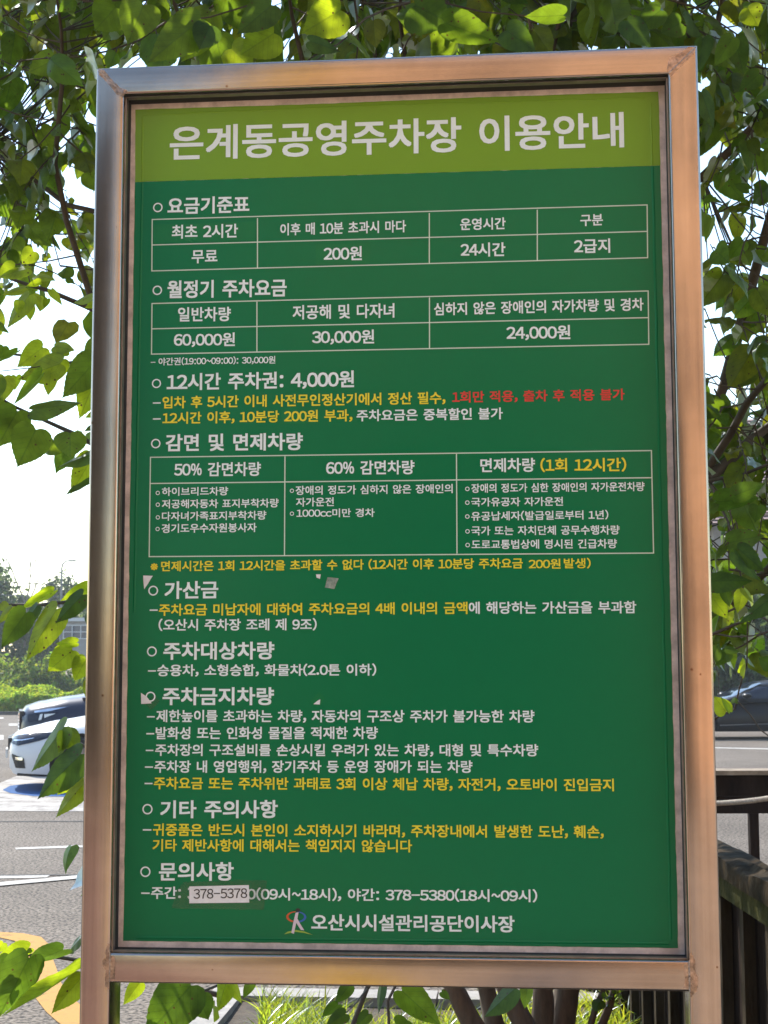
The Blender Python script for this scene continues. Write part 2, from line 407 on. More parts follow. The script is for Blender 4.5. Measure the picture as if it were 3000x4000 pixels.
# =================================================================== THE SIGN
W_, ZT, ZIT, ZIB, ZB, XL, XR, DP = 0.95, 2.46247, 2.41752, 1.07944, 1.03540, 0.04585, 0.90423, 0.068
sign = thing('information_sign', 'large green parking information sign in a brushed steel frame on two posts', 'information sign', (W_ / 2, 0.034, 0))
INV = Matrix.Translation((-W_ / 2, -0.034, 0))
def sobj(name, b, m, parent=None, smooth=None):
    """build a sign part given in world coordinates; parts share the sign's origin"""
    b.v = [tuple(INV @ Vector(p)) for p in b.v]
    return b.build(name, m, parent or sign, smooth)
def rr(a0, a1, b0, b1, r, n=4):
    out = []
    for (cx, cy, s0) in ((a1 - r, b1 - r, 0), (a0 + r, b1 - r, 90), (a0 + r, b0 + r, 180), (a1 - r, b0 + r, 270)):
        for i in range(n + 1):
            a = R(s0 + 90 * i / n); out.append((cx + r * math.cos(a), cy + r * math.sin(a)))
    return out
def prism(prof, lo, hi, axis):
    """extrude a closed profile; lo/hi give the end coordinate for a profile point (mitre cuts)"""
    b = MB(); n = len(prof)
    for e in (lo, hi):
        for (a, y) in prof:
            b.v.append((a, y, e(a)) if axis == 'z' else (e(a), y, a))
    for i in range(n):
        j = (i + 1) % n
        q = (i, j, j + n, i + n)
        b.f.append(q if axis == 'z' else q[::-1])
    b.f.append(tuple(range(n))[::-1] if axis == 'z' else tuple(range(n)))
    b.f.append(tuple(range(n, 2 * n)) if axis == 'z' else tuple(range(n, 2 * n))[::-1])
    return b
RD = .0042
mit_l = lambda a: ZIT + (XL - a) / XL * (ZT - ZIT)
mit_r = lambda a: ZIT + (a - XR) / (W_ - XR) * (ZT - ZIT)
sobj('post', prism(rr(0, XL, 0, DP, RD), lambda a: -.3, lambda a: mit_l(a) - .0004, 'z'), M['steel_z'], smooth=35)
sobj('post', prism(rr(XR, W_, 0, DP, RD), lambda a: -.3, lambda a: mit_r(a) - .0004, 'z'), M['steel_z'], smooth=35)
sobj('top_rail', prism(rr(ZIT, ZT, 0, DP, RD), lambda a: XL - (a - ZIT) / (ZT - ZIT) * XL, lambda a: XR + (a - ZIT) / (ZT - ZIT) * (W_ - XR), 'x'), M['steel_x'], smooth=35)
sobj('bottom_rail', prism(rr(ZB, ZIB, 0.0006, DP - .001, RD), lambda a: XL + .0002, lambda a: XR - .0002, 'x'), M['steel_x'], smooth=35)
# welds: a lumpy bead on each joint and the heat-stained patch round it
rnd = random.Random(5)
def bead(p0, p1, r):
    b = MB(); n = 46; P = []; Q = []
    for i in range(n + 1):
        t = i / n
        p = Vector(p0).lerp(Vector(p1), t)
        P.append(p + Vector((rnd.uniform(-1, 1) * r * .45, -.0002, rnd.uniform(-1, 1) * r * .45))); Q.append(r * (0.65 + .55 * abs(math.sin(i * 1.25)) + rnd.uniform(-.15, .15)))
    b.tube(P, Q, 8); return b
def stain(pts, y):
    b = MB(); out = []
    for i in range(len(pts)):
        a, c = Vector((pts[i][0], 0, pts[i][1])), Vector((pts[(i + 1) % len(pts)][0], 0, pts[(i + 1) % len(pts)][1]))
        for t in (0, .25, .5, .75):
            p = a.lerp(c, t); w = .0009
            out.append((p.x + w * noise.noise(p * 140), y, p.z + w * noise.noise(p * 140 + Vector((7, 3, 1)))))
    b.poly(out[::-1]); return b
sobj('weld', bead((.003, .0003, ZT - .004), (XL - .001, .0003, ZIT + .001), .0013), M['weld'], smooth=60)
sobj('weld', bead((XR + .001, .0003, ZIT + .001), (W_ - .003, .0003, ZT - .004), .0011), M['weld'], smooth=60)
sobj('weld', bead((XL - .0002, .0006, ZIB + .001), (XL - .0002, .0006, ZB + .002), .0010), M['weld'], smooth=60)
sobj('weld', bead((XR, .0006, ZIB + .001), (XR, .0006, ZB + .001), .0013), M['weld'], smooth=60)
for P in ([(.005, ZT - .001), (.012, ZT - .004), (.026, ZT - .021), (.040, ZIT + .010), (XL + .006, ZIT + .005), (XL + .001, ZIT + .0005), (XL - .001, ZIT - .006), (.034, ZIT - .001), (.024, ZIT + .012), (.012, ZIT + .026), (.004, ZT - .012)],
          [(XR + .001, ZIT), (XR + .003, ZIT - .006), (XR + .012, ZIT + .003), (XR + .026, ZIT + .018), (W_ - .006, ZT - .014), (W_ - .004, ZT - .004), (W_ - .014, ZT - .003), (XR + .016, ZT - .014), (XR + .002, ZIT + .026), (XR - .002, ZIT + .008)],
          [(XL - .0005, ZIB + .014), (XL - .004, ZIB + .012), (XL - .0075, ZIB + .002), (XL - .006, ZIB - .006), (XL - .0115, ZIB - .012), (XL - .011, ZIB - .020), (XL - .005, ZIB - .027), (XL - .0075, ZB + .010), (XL - .006, ZB - .004), (XL - .0005, ZB - .012)],
          [(XL + .0002, ZIB - .004), (XL + .0075, ZIB - .005), (XL + .0085, ZB + .006), (XL + .0002, ZB + .005)],
          [(XR + .0005, ZIB + .012), (XR + .005, ZIB + .009), (XR + .009, ZIB), (XR + .009, ZIB - .016), (XR + .0125, ZB + .022), (XR + .0125, ZB + .010), (XR + .009, ZB - .001), (XR + .003, ZB - .006), (XR + .0005, ZB - .008)],
          [(XR - .0075, ZIB - .004), (XR - .0002, ZIB - .004), (XR - .0002, ZB + .005), (XR - .008, ZB + .005), (XR - .0065, ZB + .02)]):
    onrail = P[0][0] > XL and P[1][0] < XR and P[0][1] < 1.2
    sobj('heat_stain', stain(P, .0003 if onrail else -.0003), M['burn'])

# inner glazing bead, gasket, panel and print
def ring_frame(x0, x1, z0, z1, w, y0, y1):
    b = MB()
    b.box(x0, x0 + w, y0, y1, z0, z1); b.box(x1 - w, x1, y0, y1, z0, z1)
    b.box(x0 + w, x1 - w, y0, y1, z1 - w, z1); b.box(x0 + w, x1 - w, y0, y1, z0, z0 + w); return b
sobj('glazing_bead', ring_frame(XL + .0003, XR - .0003, ZIB + .0003, ZIT - .0010, .0016, .010, .021), M['dark_steel'])
soffit_shade = MB(); soffit_shade.box(XL + .0002, XR - .0002, .0045, .0398, ZIT - .0009, ZIT - .0002); sobj('gasket_and_shade', soffit_shade, M['rubber_and_shade'])  # black strip under the top rail stands in for the soffit shadow
sobj('gasket_and_shade', ring_frame(XL + .0004, XR - .0004, ZIB + .0004, ZIT - .0012, .0012, .0215, .0400), M['rubber_and_shade'])
panel = MB(); panel.box(XL + .001, XR - .001, .0402, .058, ZIB + .001, ZIT - .001)
panel = sobj('sign_panel', panel, M['margin'])
def ragged(pts, y, amp=.0007, step=.012, seed=0):
    out = []
    for i in range(len(pts)):
        a = Vector((pts[i][0], 0, pts[i][1])); c = Vector((pts[(i + 1) % len(pts)][0], 0, pts[(i + 1) % len(pts)][1]))
        n = max(1, int((c - a).length / step))
        for k in range(n):
            p = a.lerp(c, k / n)
            q = noise.noise(p * 60 + Vector((seed, 0, 0))) + .7 * noise.noise(p * 190 + Vector((seed, 4, 0)))
            out.append((p.x + amp * q, y, p.z + amp * noise.noise(p * 70 + Vector((0, seed, 9)))))
    return out
PX0, PX1, PZ0, PZ1, BAND = .0555, .8932, 1.0902, 2.4065, 2.2853
g1 = MB(); g1.poly(ragged([(PX0, BAND), (PX1, BAND), (PX1, PZ0), (PX0, PZ0)][::-1], .0398))
pr = sobj('print_sheet', g1, M['green'], panel)
hb = MB(); hb.poly(ragged([(PX0 + .0002, BAND), (PX1, BAND), (PX1 - .0002, PZ1 - .0012), (.6, PZ1 - .0002), (.34, PZ1 - .0016), (.15, PZ1 - .0006), (PX0 - .001, PZ1)], .0396, .0006, .01, 3))
bm = bmesh.new(); me_ = hb.mesh('header_band', M['lime'])
header = MB(); header.v = hb.v; header.f = hb.f
sobj('header_band', header, M['lime'], panel)
# creases where the vinyl has lifted along its edges
def crease(P, w=.0022, h=.0011, y=.0396):
    b = MB(); n = len(P); K = 6
    for i, p in enumerate(P):
        p = Vector(p); t = (Vector(P[min(i + 1, n - 1)]) - Vector(P[max(i - 1, 0)])).normalized(); s = Vector((t.z, 0, -t.x))
        hh = h * (0.55 + .8 * abs(noise.noise(p * 22)))
        for k in range(K + 1):
            u = -1 + 2 * k / K; q = p + s * u * w
            b.v.append((q.x, y - hh * (1 - u * u) ** 1.5 + .0003, q.z))
    for i in range(n - 1):
        for k in range(K):
            a = i * (K + 1) + k; b.f.append((a, a + 1, a + K + 2, a + K + 1))
    return b
def wob(p0, p1, n, amp, seed):
    return [(p0[0] + (p1[0] - p0[0]) * i / n + amp * noise.noise((i * .31, seed, 0)), 0, p0[1] + (p1[1] - p0[1]) * i / n + amp * noise.noise((i * .31, seed, 5))) for i in range(n + 1)]
for P, mm in ((wob((PX1 - .0125, PZ1 - .02), (PX1 - .0125, BAND + .001), 14, .001, 1), 'lime'), (wob((PX1 - .012, BAND - .001), (PX1 - .0105, PZ0 + .012), 70, .0012, 2), 'green'),
              (wob((PX0 + .012, BAND - .002), (PX0 + .009, PZ0 + .5), 60, .001, 3), 'green'), (wob((PX0 + .012, BAND), (PX0 + .011, PZ1 - .012), 12, .001, 4), 'lime'),
              (wob((PX0 + .012, PZ1 - .010), (.45, PZ1 - .0075), 30, .0016, 6), 'lime'), (wob((.45, PZ1 - .0075), (PX1 - .02, PZ1 - .011), 34, .0016, 8), 'lime'),
              (wob((PX0 + .02, PZ0 + .0055), (PX1 - .014, PZ0 + .0065), 60, .0005, 9), 'green')):
    sobj('vinyl_crease', crease(P), M[mm], panel, smooth=180)

# ---- lettering: every line is measured on the sign plane (mm): text, ink, left x, left baseline, right x, right baseline, height
LINES = [
  ('은계동공영주차장 이용안내', 'W', 112.0, 2318.8, 837.9, 2316.2, 57.7),
  ('요금기준표', 'W', 109.7, 2229.5, 242.7, 2228.6, 28.3),
  ('최초 2시간', 'W', 117.2, 2189.3, 224.6, 2188.2, 22.9),
  ('이후 매 10분 초과시 마다', 'W', 292.8, 2189.6, 493.8, 2189.3, 20.0),
  ('운영시간', 'W', 579.4, 2189.9, 650.9, 2189.5, 19.5),
  ('구분', 'W', 767.5, 2191.0, 802.5, 2191.4, 18.6),
  ('무료', 'W', 150.0, 2148.0, 191.8, 2148.0, 21.4),
  ('200원', 'W', 362.6, 2147.0, 423.5, 2146.2, 22.6),
  ('24시간', 'W', 579.8, 2147.1, 650.1, 2146.0, 22.7),
  ('2급지', 'W', 757.0, 2147.7, 813.0, 2147.3, 23.1),
  ('월정기 주차요금', 'W', 111.2, 2091.9, 303.6, 2090.1, 29.1),
  ('일반차량', 'W', 128.8, 2053.6, 214.2, 2052.4, 23.5),
  ('저공해 및 다자녀', 'W', 313.3, 2052.6, 474.9, 2052.1, 23.3),
  ('심하지 않은 장애인의 자가차량 및 경차', 'W', 537.3, 2053.9, 862.6, 2054.0, 20.4),
  ('60,000원', 'W', 122.7, 2013.6, 221.1, 2012.2, 22.0),
  ('30,000원', 'W', 344.5, 2012.8, 442.7, 2011.5, 22.4),
  ('24,000원', 'W', 650.2, 2012.8, 749.0, 2011.7, 22.4),
  ('야간권(19:00~09:00): 30,000원', 'W', 98.4, 1983.3, 285.9, 1982.5, 12.4),
  ('12시간 주차권: 4,000원', 'W', 112.1, 1942.6, 411.0, 1941.8, 27.4),
  ('입차 후 5시간 이내 사전무인정산기에서 정산 필수,', 'Y', 105.6, 1913.8, 554.1, 1913.2, 19.6),
  ('1회만 적용, 출차 후 적용 불가', 'R', 564.7, 1914.6, 830.7, 1914.0, 18.2),
  ('12시간 이후, 10분당 200원 부과,', 'Y', 105.9, 1888.8, 408.3, 1888.2, 19.3),
  ('주차요금은 중복할인 불가', 'W', 414.9, 1887.8, 643.0, 1887.3, 18.8),
  ('감면 및 면제차량', 'W', 111.7, 1845.0, 330.2, 1843.8, 27.7),
  ('50% 감면차량', 'W', 125.8, 1804.8, 264.0, 1803.9, 22.4),
  ('60% 감면차량', 'W', 366.9, 1804.1, 505.3, 1803.2, 22.2),
  ('면제차량', 'W', 607.5, 1804.7, 691.7, 1804.3, 22.0),
  ('(1회 12시간)', 'Y', 700.0, 1804.2, 831.1, 1803.1, 21.1),
  ('하이브리드차량', 'W', 106.6, 1774.4, 212.2, 1774.1, 13.7),
  ('저공해자동차 표지부착차량', 'W', 106.9, 1754.5, 292.4, 1754.1, 14.2),
  ('다자녀가족표지부착차량', 'W', 107.1, 1735.1, 273.0, 1735.1, 14.2),
  ('경기도우수자원봉사자', 'W', 106.9, 1715.8, 257.8, 1715.8, 14.5),
  ('장애의 정도가 심하지 않은 장애인의', 'W', 319.1, 1773.2, 564.4, 1773.0, 14.4),
  ('자가운전', 'W', 319.7, 1754.8, 379.2, 1754.9, 14.1),
  ('1000cc미만 경차', 'W', 320.6, 1737.8, 442.9, 1737.4, 13.6),
  ('장애의 정도가 심한 장애인의 자가운전차량', 'W', 593.3, 1772.9, 858.1, 1772.3, 14.3),
  ('국가유공자 자가운전', 'W', 592.9, 1751.7, 733.8, 1751.1, 14.0),
  ('유공납세자(발급일로부터 1년)', 'W', 592.7, 1729.6, 802.4, 1729.6, 14.2),
  ('국가 또는 자치단체 공무수행차량', 'W', 592.7, 1707.0, 819.0, 1705.9, 14.5),
  ('도로교통법상에 명시된 긴급차량', 'W', 592.8, 1685.7, 814.7, 1684.9, 14.4),
  ('※', 'Y', 90.1, 1657.5, 101.7, 1657.7, 10.7),
  ('면제시간은 1회 12시간을 초과할 수 없다 (12시간 이후 10분당 주차요금', 'Y', 106.9, 1655.5, 671.0, 1655.2, 16.5),
  ('200원', 'Y', 680.1, 1654.6, 728.5, 1654.7, 15.1),
  ('발생)', 'Y', 733.6, 1654.9, 774.3, 1654.8, 15.4),
  ('가산금', 'W', 112.8, 1612.1, 198.0, 1612.6, 27.6),
  ('주차요금 미납자에 대하여 주차요금의 4배 이내의 금액', 'Y', 104.3, 1586.0, 585.7, 1586.0, 18.8),
  ('에 해당하는 가산금을 부과함', 'W', 587.7, 1586.0, 841.9, 1585.5, 19.0),
  ('(오산시 주차장 조례 제 9조)', 'W', 104.0, 1562.7, 352.7, 1562.3, 18.5),
  ('주차대상차량', 'W', 112.2, 1517.6, 286.7, 1517.6, 27.6),
  ('승용차, 소형승합, 화물차(2.0톤 이하)', 'W', 102.9, 1492.2, 445.0, 1492.4, 18.4),
  ('주차금지차량', 'W', 111.8, 1447.7, 286.5, 1447.5, 27.7),
  ('제한높이를 초과하는 차량, 자동차의 구조상 주차가 불가능한 차량', 'W', 102.5, 1421.6, 685.8, 1421.0, 19.0),
  ('발화성 또는 인화성 물질을 적재한 차량', 'W', 101.8, 1395.3, 447.2, 1396.0, 19.0),
  ('주차장의 구조설비를 손상시킬 우려가 있는 차량, 대형 및 특수차량', 'W', 101.3, 1369.8, 690.7, 1370.4, 18.7),
  ('주차장 내 영업행위, 장기주차 등 운영 장애가 되는 차량', 'W', 100.6, 1344.1, 591.2, 1345.4, 18.9),
  ('주차요금 또는 주차위반 과태료 3회 이상 체납 차량, 자전거, 오토바이 진입금지', 'Y', 99.9, 1319.0, 803.2, 1318.9, 18.9),
  ('기타 주의사항', 'W', 110.6, 1275.0, 293.4, 1276.3, 27.5),
  ('귀중품은 반드시 본인이 소지하시기 바라며, 주차장내에서 발생한 도난, 훼손,', 'Y', 99.5, 1248.3, 786.7, 1249.4, 19.0),
  ('기타 제반사항에 대해서는 책임지지 않습니다', 'Y', 99.3, 1224.9, 498.9, 1226.5, 19.0),
  ('문의사항', 'W', 109.7, 1180.6, 225.9, 1181.9, 28.1),
  ('주간:', 'W', 97.9, 1153.5, 144.4, 1153.9, 18.6),
  ('378-5378', 'K', 164.1, 1154.4, 247.0, 1156.5, 14.7),
  ('0(09시~18시), 야간: 378-5380(18시~09시)', 'W', 246.8, 1153.0, 686.4, 1154.7, 18.7),
  ('오산시시설관리공단이사장', 'W', 345.4, 1109.2, 652.1, 1109.9, 24.6),
]
RINGS = [(93.8, 2241.7, 7.8), (94.8, 2105.6, 7.7), (95.5, 1954.4, 7.4), (95.7, 1858.0, 7.6), (94.8, 1625.5, 7.8), (94.0, 1530.8, 7.8), (92.8, 1460.8, 7.8), (90.5, 1288.8, 8.0), (88.6, 1194.2, 8.0), (100.0, 1779.3, 3.3), (100.3, 1760.7, 3.3), (100.6, 1740.6, 3.3), (100.5, 1722.3, 3.3), (313.2, 1780.0, 3.2), (313.4, 1744.0, 3.2), (587.1, 1779.3, 3.4), (586.9, 1757.9, 3.4), (586.7, 1736.3, 3.4), (586.8, 1713.3, 3.4), (586.8, 1692.1, 3.4)]
DASHES = [(90.1, 102.7, 1923.0), (90.5, 103.1, 1897.4), (89.6, 102.3, 1595.0), (88.2, 100.9, 1500.6), (87.6, 100.0, 1429.9), (86.9, 99.5, 1403.9), (86.5, 98.5, 1378.3), (85.5, 98.3, 1352.9), (85.4, 97.9, 1327.8), (83.7, 97.0, 1257.4), (82.5, 95.7, 1162.0), (85.9, 93.4, 1988.7)]
TABLES = [[(84.9, 2222.1, 871.4, 2222.3), (85.5, 2137.5, 870.4, 2137.9), (85.5, 2180.1, 870.5, 2179.9), (84.9, 2222.1, 85.5, 2137.5), (871.4, 2222.3, 870.4, 2137.9), (256.0, 2219.3, 256.5, 2138.2), (530.8, 2219.4, 530.3, 2137.8), (700.7, 2219.8, 699.6, 2138.4)],
 [(86.5, 2084.2, 870.1, 2085.0), (86.8, 2002.0, 869.3, 2000.8), (87.1, 2043.0, 869.2, 2042.8), (86.5, 2084.2, 86.8, 2002.0), (870.1, 2085.0, 869.3, 2000.8), (256.0, 2083.1, 256.5, 2001.9), (530.2, 2083.2, 529.8, 2002.3)],
 [(87.5, 1836.2, 869.7, 1834.8), (87.6, 1678.9, 869.6, 1677.1), (88.1, 1794.5, 869.0, 1792.8), (87.5, 1836.2, 87.6, 1678.9), (869.7, 1834.8, 869.6, 1677.1), (302.0, 1834.5, 301.9, 1678.5), (570.7, 1834.2, 570.3, 1679.1)]]
POLYS = {'label': [(157.6, 1147.7), (250.2, 1149.7), (249.5, 1175.8), (157.4, 1172.9)], 'tape': [(130.3, 1139.6), (272.5, 1139.3), (274.0, 1148.2), (276.9, 1182.4), (230.3, 1183.2), (198.9, 1180.9), (148.8, 1179.4), (137.1, 1167.1)], 's1': [(78.5, 1649.3), (94.0, 1648.7), (86.8, 1636.8), (80.2, 1627.5)], 's2': [(351.5, 1648.7), (359.2, 1648.6), (357.9, 1641.8), (352.5, 1643.9)], 's3': [(77.7, 1467.1), (86.6, 1460.8), (94.8, 1450.8), (78.2, 1449.8)], 's4': [(347.7, 1449.3), (354.5, 1454.7), (358.5, 1456.3), (357.7, 1448.8)], 't1': [(369.3, 1644.3), (386.5, 1642.3), (379.9, 1625.8), (365.3, 1628.5)], 'lg': [(303.9, 1103.2), (348.0, 1103.7), (325.3, 1142.4)]}

GL = {}
def glyph(ch):
    key = ch
    if key in GL: return GL[key]
    c = bpy.data.curves.new('glyph', 'FONT'); c.body = ch; c.size = 1; c.resolution_u = 3; c.dimensions = '2D'; c.fill_mode = 'BOTH'
    o = bpy.data.objects.new('glyph', c)
    me = o.to_mesh()
    V = [(v.co.x, v.co.y) for v in me.vertices]; F = [tuple(p.vertices) for p in me.polygons]
    o.to_mesh_clear(); bpy.data.objects.remove(o); bpy.data.curves.remove(c)
    GL[key] = (V, F); return GL[key]
def span(V, k): return (min(v[k] for v in V), max(v[k] for v in V)) if V else (0, 0)
ADV = span(glyph('각각')[0], 0)[1] - span(glyph('각')[0], 0)[1]       # advance of a Hangul syllable
EM = ADV / .92
NARROW = {',': .30, '.': .30, ':': .34, '(': .36, ')': .36, '~': .62, '-': .58, '%': .80, 'c': .52}
def line(txt, ink, x0, z0, x1, z1, h, y=.0390):
    big = h > 40
    off = EM * (.019 if big else (.023 if h > 24 else (.020 if h > 16 else .017)))
    if ink == 'K': off = EM * .006
    pos = 0; V = []; F = []; zlo, zhi = 1e9, -1e9
    for ch in txt:
        if ch == ' ': pos += EM * .36; continue
        hang = ord(ch) > 0x2000
        gc = ch if hang else chr(ord(ch) + 0xFEE0)
        GV, GF = glyph(gc)
        if hang: adv = ADV; dx = 0; sx = 1
        else:
            adv = EM * NARROW.get(ch, .56); a, b_ = span(GV, 0); sx = 1.0
            if ch in '%~-': sx = adv * .88 / (b_ - a)
            dx = adv / 2 - (a + b_) / 2 * sx
        i0 = len(V)
        V += [(pos + dx + x * sx, z) for (x, z) in GV]; F += [tuple(i0 + k for k in f) for f in GF]
        if hang or ch.isdigit():
            a, b_ = span(GV, 1); zlo = min(zlo, a); zhi = max(zhi, b_)
        pos += adv
    a, b_ = span(V, 0)
    b = MB(); hb_ = zhi - zlo; wd = b_ - a
    for q, (ox, oz) in enumerate(((-off, -off), (off, -off), (-off, off), (off, off)) if off else ((0, 0),)):
        i0 = len(b.v)
        for (x, z) in V:           # the bold weight is four thin layers of the same line, each a hair in front of the last
            u = (x + ox - a + off) / (wd + 2 * off); w = (z + oz - zlo + off) / (hb_ + 2 * off)
            b.v.append(((x0 + (x1 - x0) * u) / 1000, y - q * .000015, (z0 + (z1 - z0) * u + h * w) / 1000))
        b.f += [tuple(i0 + k for k in f) for f in F]
    return b
INK = {'W': 'white_ink', 'Y': 'yellow_ink', 'R': 'red_ink', 'K': 'black_ink'}
for (txt, ink, x0, z0, x1, z1, h) in LINES:
    if ink == 'K': continue
    sobj('lettering', line(txt, ink, x0, z0, x1, z1, h), M[INK[ink]], panel)
sobj('lettering', line('3', 'W', 154.6, 1153.6, 164.0, 1153.6, 18.4), M['white_ink'], panel)
def ringmesh(x, z, r, w, y=.0390, n=28):
    b = MB()
    for k in range(n):
        a = 2 * math.pi * k / n
        for q in (r, r - w): b.v.append(((x + q * math.cos(a)) / 1000, y, (z + q * math.sin(a)) / 1000))
    for k in range(n):
        i, j = 2 * k, 2 * ((k + 1) % n); b.f.append((i, j, j + 1, i + 1))
    return b
for (x, z, r) in RINGS: sobj('bullet', ringmesh(x, z, r, r * (.27 if r > 5 else .34)), M['white_ink'], panel)
for (x0, x1, z) in DASHES:
    b = MB(); t = (x1 - x0) * .085
    b.quad((x0 / 1000, .0390, (z - t) / 1000), (x1 / 1000, .0390, (z - t) / 1000), (x1 / 1000, .0390, (z + t) / 1000), (x0 / 1000, .0390, (z + t) / 1000))
    sobj('dash', b, M['white_ink'], panel)
for segs in TABLES:
    b = MB()
    for i, (x0, z0, x1, z1) in enumerate(segs):
        p, q = Vector((x0, 0, z0)), Vector((x1, 0, z1)); t = (q - p).normalized(); s = Vector((t.z, 0, -t.x)) * .85
        if abs(t.x) > .5: p -= t * .85; q += t * .85; y = .0390
        else: y = .0391
        b.poly([(v.x / 1000, y, v.z / 1000) for v in (p + s, p - s, q - s, q + s)])
    sobj('table_rule', b, M['rule_ink'], panel)
# overlay patches that correct old prices, label, tape and paper scraps
def patch(name, pts, m, y, amp=.0):
    b = MB(); b.poly([(x / 1000, y, z / 1000) for (x, z) in pts] if not amp else ragged([(x / 1000, z / 1000) for (x, z) in pts], y, amp, .006, 2))
    return sobj(name, b, m, panel)
M['patch_green'] = mat('green_patch_vinyl', (0.004, 0.172, 0.056), 0.26, spec=0.25, rvar=0.05, vscale=20, var=.05)
M['tape'] = mat('aged_clear_tape', (0.12, 0.20, 0.10), 0.22, spec=0.6, var=.4, vscale=70, bump=0.25, bscale=50)
M['tape'].node_tree.nodes['Principled BSDF'].inputs['Alpha'].default_value = 0.22
for (x0, x1, z0, z1) in ((88, 253, 2183, 2214), (350, 436, 2140, 2174), (676, 731, 1651, 1674), (296, 357, 1885, 1912)):
    patch('correction_patch', [(x0, z0), (x1, z0 + .2), (x1, z1), (x0, z1 - .3)], M['patch_green'], .0394)
patch('clear_tape', POLYS['tape'], M['tape'], .0388, .0012)
lb = patch('paper_label', POLYS['label'], M['paper'], .0385)
for l in LINES:
    if l[1] == 'K': sobj('lettering', line(*l, y=.0382), M['black_ink'], panel)
for k in ('s1', 's2', 's3', 's4'): patch('paper_scrap', POLYS[k], M['paper'], .0388, .0006)
M['foil'] = mat('silvery_tape', (0.35, 0.42, 0.40), 0.25, 0.3, col2=(0.05, 0.13, 0.08), vscale=60, bump=0.3)
patch('tape_scrap', POLYS['t1'], M['foil'], .0388, .0006)
for (cx, cz, a_) in ((96, 1452, 12), (330, 1664, 11), (355, 1456, 12), (80, 1640, 10)):
    patch('tape_scrap', [(cx - a_, cz - 2), (cx - 2, cz - a_), (cx + a_, cz + 2), (cx + 2, cz + a_)], M['tape'] if cx == 96 else M['patch_green'], .0393, .0008)
# emblem beside the last line: a striding figure, an orange-blue ring and a green ground stroke
ex0, ez0 = POLYS['lg'][0]; exw = POLYS['lg'][1][0] - ex0; ezh = POLYS['lg'][2][1] - ez0
E_ = lambda u, w: ((ex0 + exw * u) / 1000, (ez0 + ezh * w) / 1000)
emb = thing('emblem', None, None); emb.parent = panel
def epoly(name, pts, col, y):
    b = MB(); b.poly([(E_(u, w)[0], y, E_(u, w)[1]) for (u, w) in pts])
    return sobj(name, b, mat('emblem_' + name, col, .42), emb)
cu, cw = .42, .66
def earc(a0, a1, r0, r1, n=14):
    P = [(cu + r0 * math.cos(R(a0 + (a1 - a0) * i / n)), cw + r0 * .62 * math.sin(R(a0 + (a1 - a0) * i / n))) for i in range(n + 1)]
    Q = [(cu + r1 * math.cos(R(a0 + (a1 - a0) * i / n)), cw + r1 * .62 * math.sin(R(a0 + (a1 - a0) * i / n)) + .01) for i in range(n + 1)]
    return P + Q[::-1]
epoly('ring_orange', earc(95, 250, .35, .27), (.50, .10, .03), .0389)
epoly('ring_blue', earc(85, -85, .35, .27), (.02, .12, .45), .0389)
epoly('figure', [(.40, .82), (.50, .84), (.46, .60), (.56, .40), (.70, .16), (.58, .17), (.42, .44), (.34, .02), (.25, .06), (.33, .52)], (.62, .58, .66), .0387)
epoly('head', [(.48 + .085 * math.cos(i * .5236), .92 + .07 * math.sin(i * .5236)) for i in range(12)], (.02, .02, .02), .0386)
epoly('ground_stroke', [(.0, .0), (.12, .10), (.40, .17), (.70, .12), (1.0, -.01), (.70, .06), (.40, .10), (.15, .04)], (.28, .45, .06), .0388)
# =================================================================== WHAT STANDS BEHIND THE PHOTOGRAPHER (seen in the steel and the gloss)
M['terracotta'] = mat('terracotta_wall', (0.74, 0.42, 0.23), 0.85, var=0.15, vscale=2, bump=0.2)
M['ochre'] = mat('ochre_wall', (0.80, 0.45, 0.05), 0.8, var=0.1, vscale=3)
M['pane_dark'] = mat('dark_window_pane', (0.02, 0.025, 0.03), 0.1)
M['hedge'] = leaf_mat('hedge_leaf', (0.20, 0.16, 0.13), (0.16, 0.13, 0.06), 0.25)
bld = thing('terracotta_building', 'tall terracotta building with an ochre bay, mirrored in the steel frame', 'building', (3.2, -17, 0))
b = MB(); b.box(-5.2, 12, -8, 0, 0, 16); b.build('wall', M['terracotta'], bld)
b = MB(); b.box(-6.2, -5.2, -6, .35, 0, 16.3); b.build('bay', M['ochre'], bld)
for i in range(5):
    for j in range(4):
        b = MB(); x = -3.4 + i * 3.2; z = 1.6 + j * 3.3
        b.box(x, x + 1.2, 0, .04, z, z + 1.4); b.build('window', M['pane_dark'], bld)
hd = MB(); rnd = random.Random(71)  # hedge out of view, placed for its reflection in steel and gloss
for i in range(4200):
    x = rnd.uniform(-1.8, 1.9); z = rnd.uniform(0, 4.3 + .4 * noise.noise((x * .6, 0, 3))); y = -13.6 + rnd.uniform(-.6, .6)
    p = Vector((x, y, z)); u = Vector((rnd.uniform(-1, 1), rnd.uniform(-1, 1), rnd.uniform(-1, 1))).normalized() * .12; w_ = u.orthogonal().normalized() * .08
    hd.quad(p - u, p - w_, p + u, p + w_)
for i in range(15000):
    x = rnd.uniform(-14, -4.2); z = rnd.uniform(0, 8.5 + 1.2 * noise.noise((x * .5, 0, 3))); y = -15 + rnd.uniform(-.8, .8)
    p = Vector((x, y, z)); u = Vector((rnd.uniform(-1, 1), rnd.uniform(-1, 1), rnd.uniform(-1, 1))).normalized() * .2; w_ = u.orthogonal().normalized() * .13
    hd.quad(p - u, p - w_, p + u, p + w_)
hd.uv = [(.2, .5)] * len(hd.v); hd.col = [(1, 1, 1)] * len(hd.v)
tag(hd.build('hedge', M['hedge']), 'unseen tall hedge added to darken the reflections in the steel frame', 'hedge')

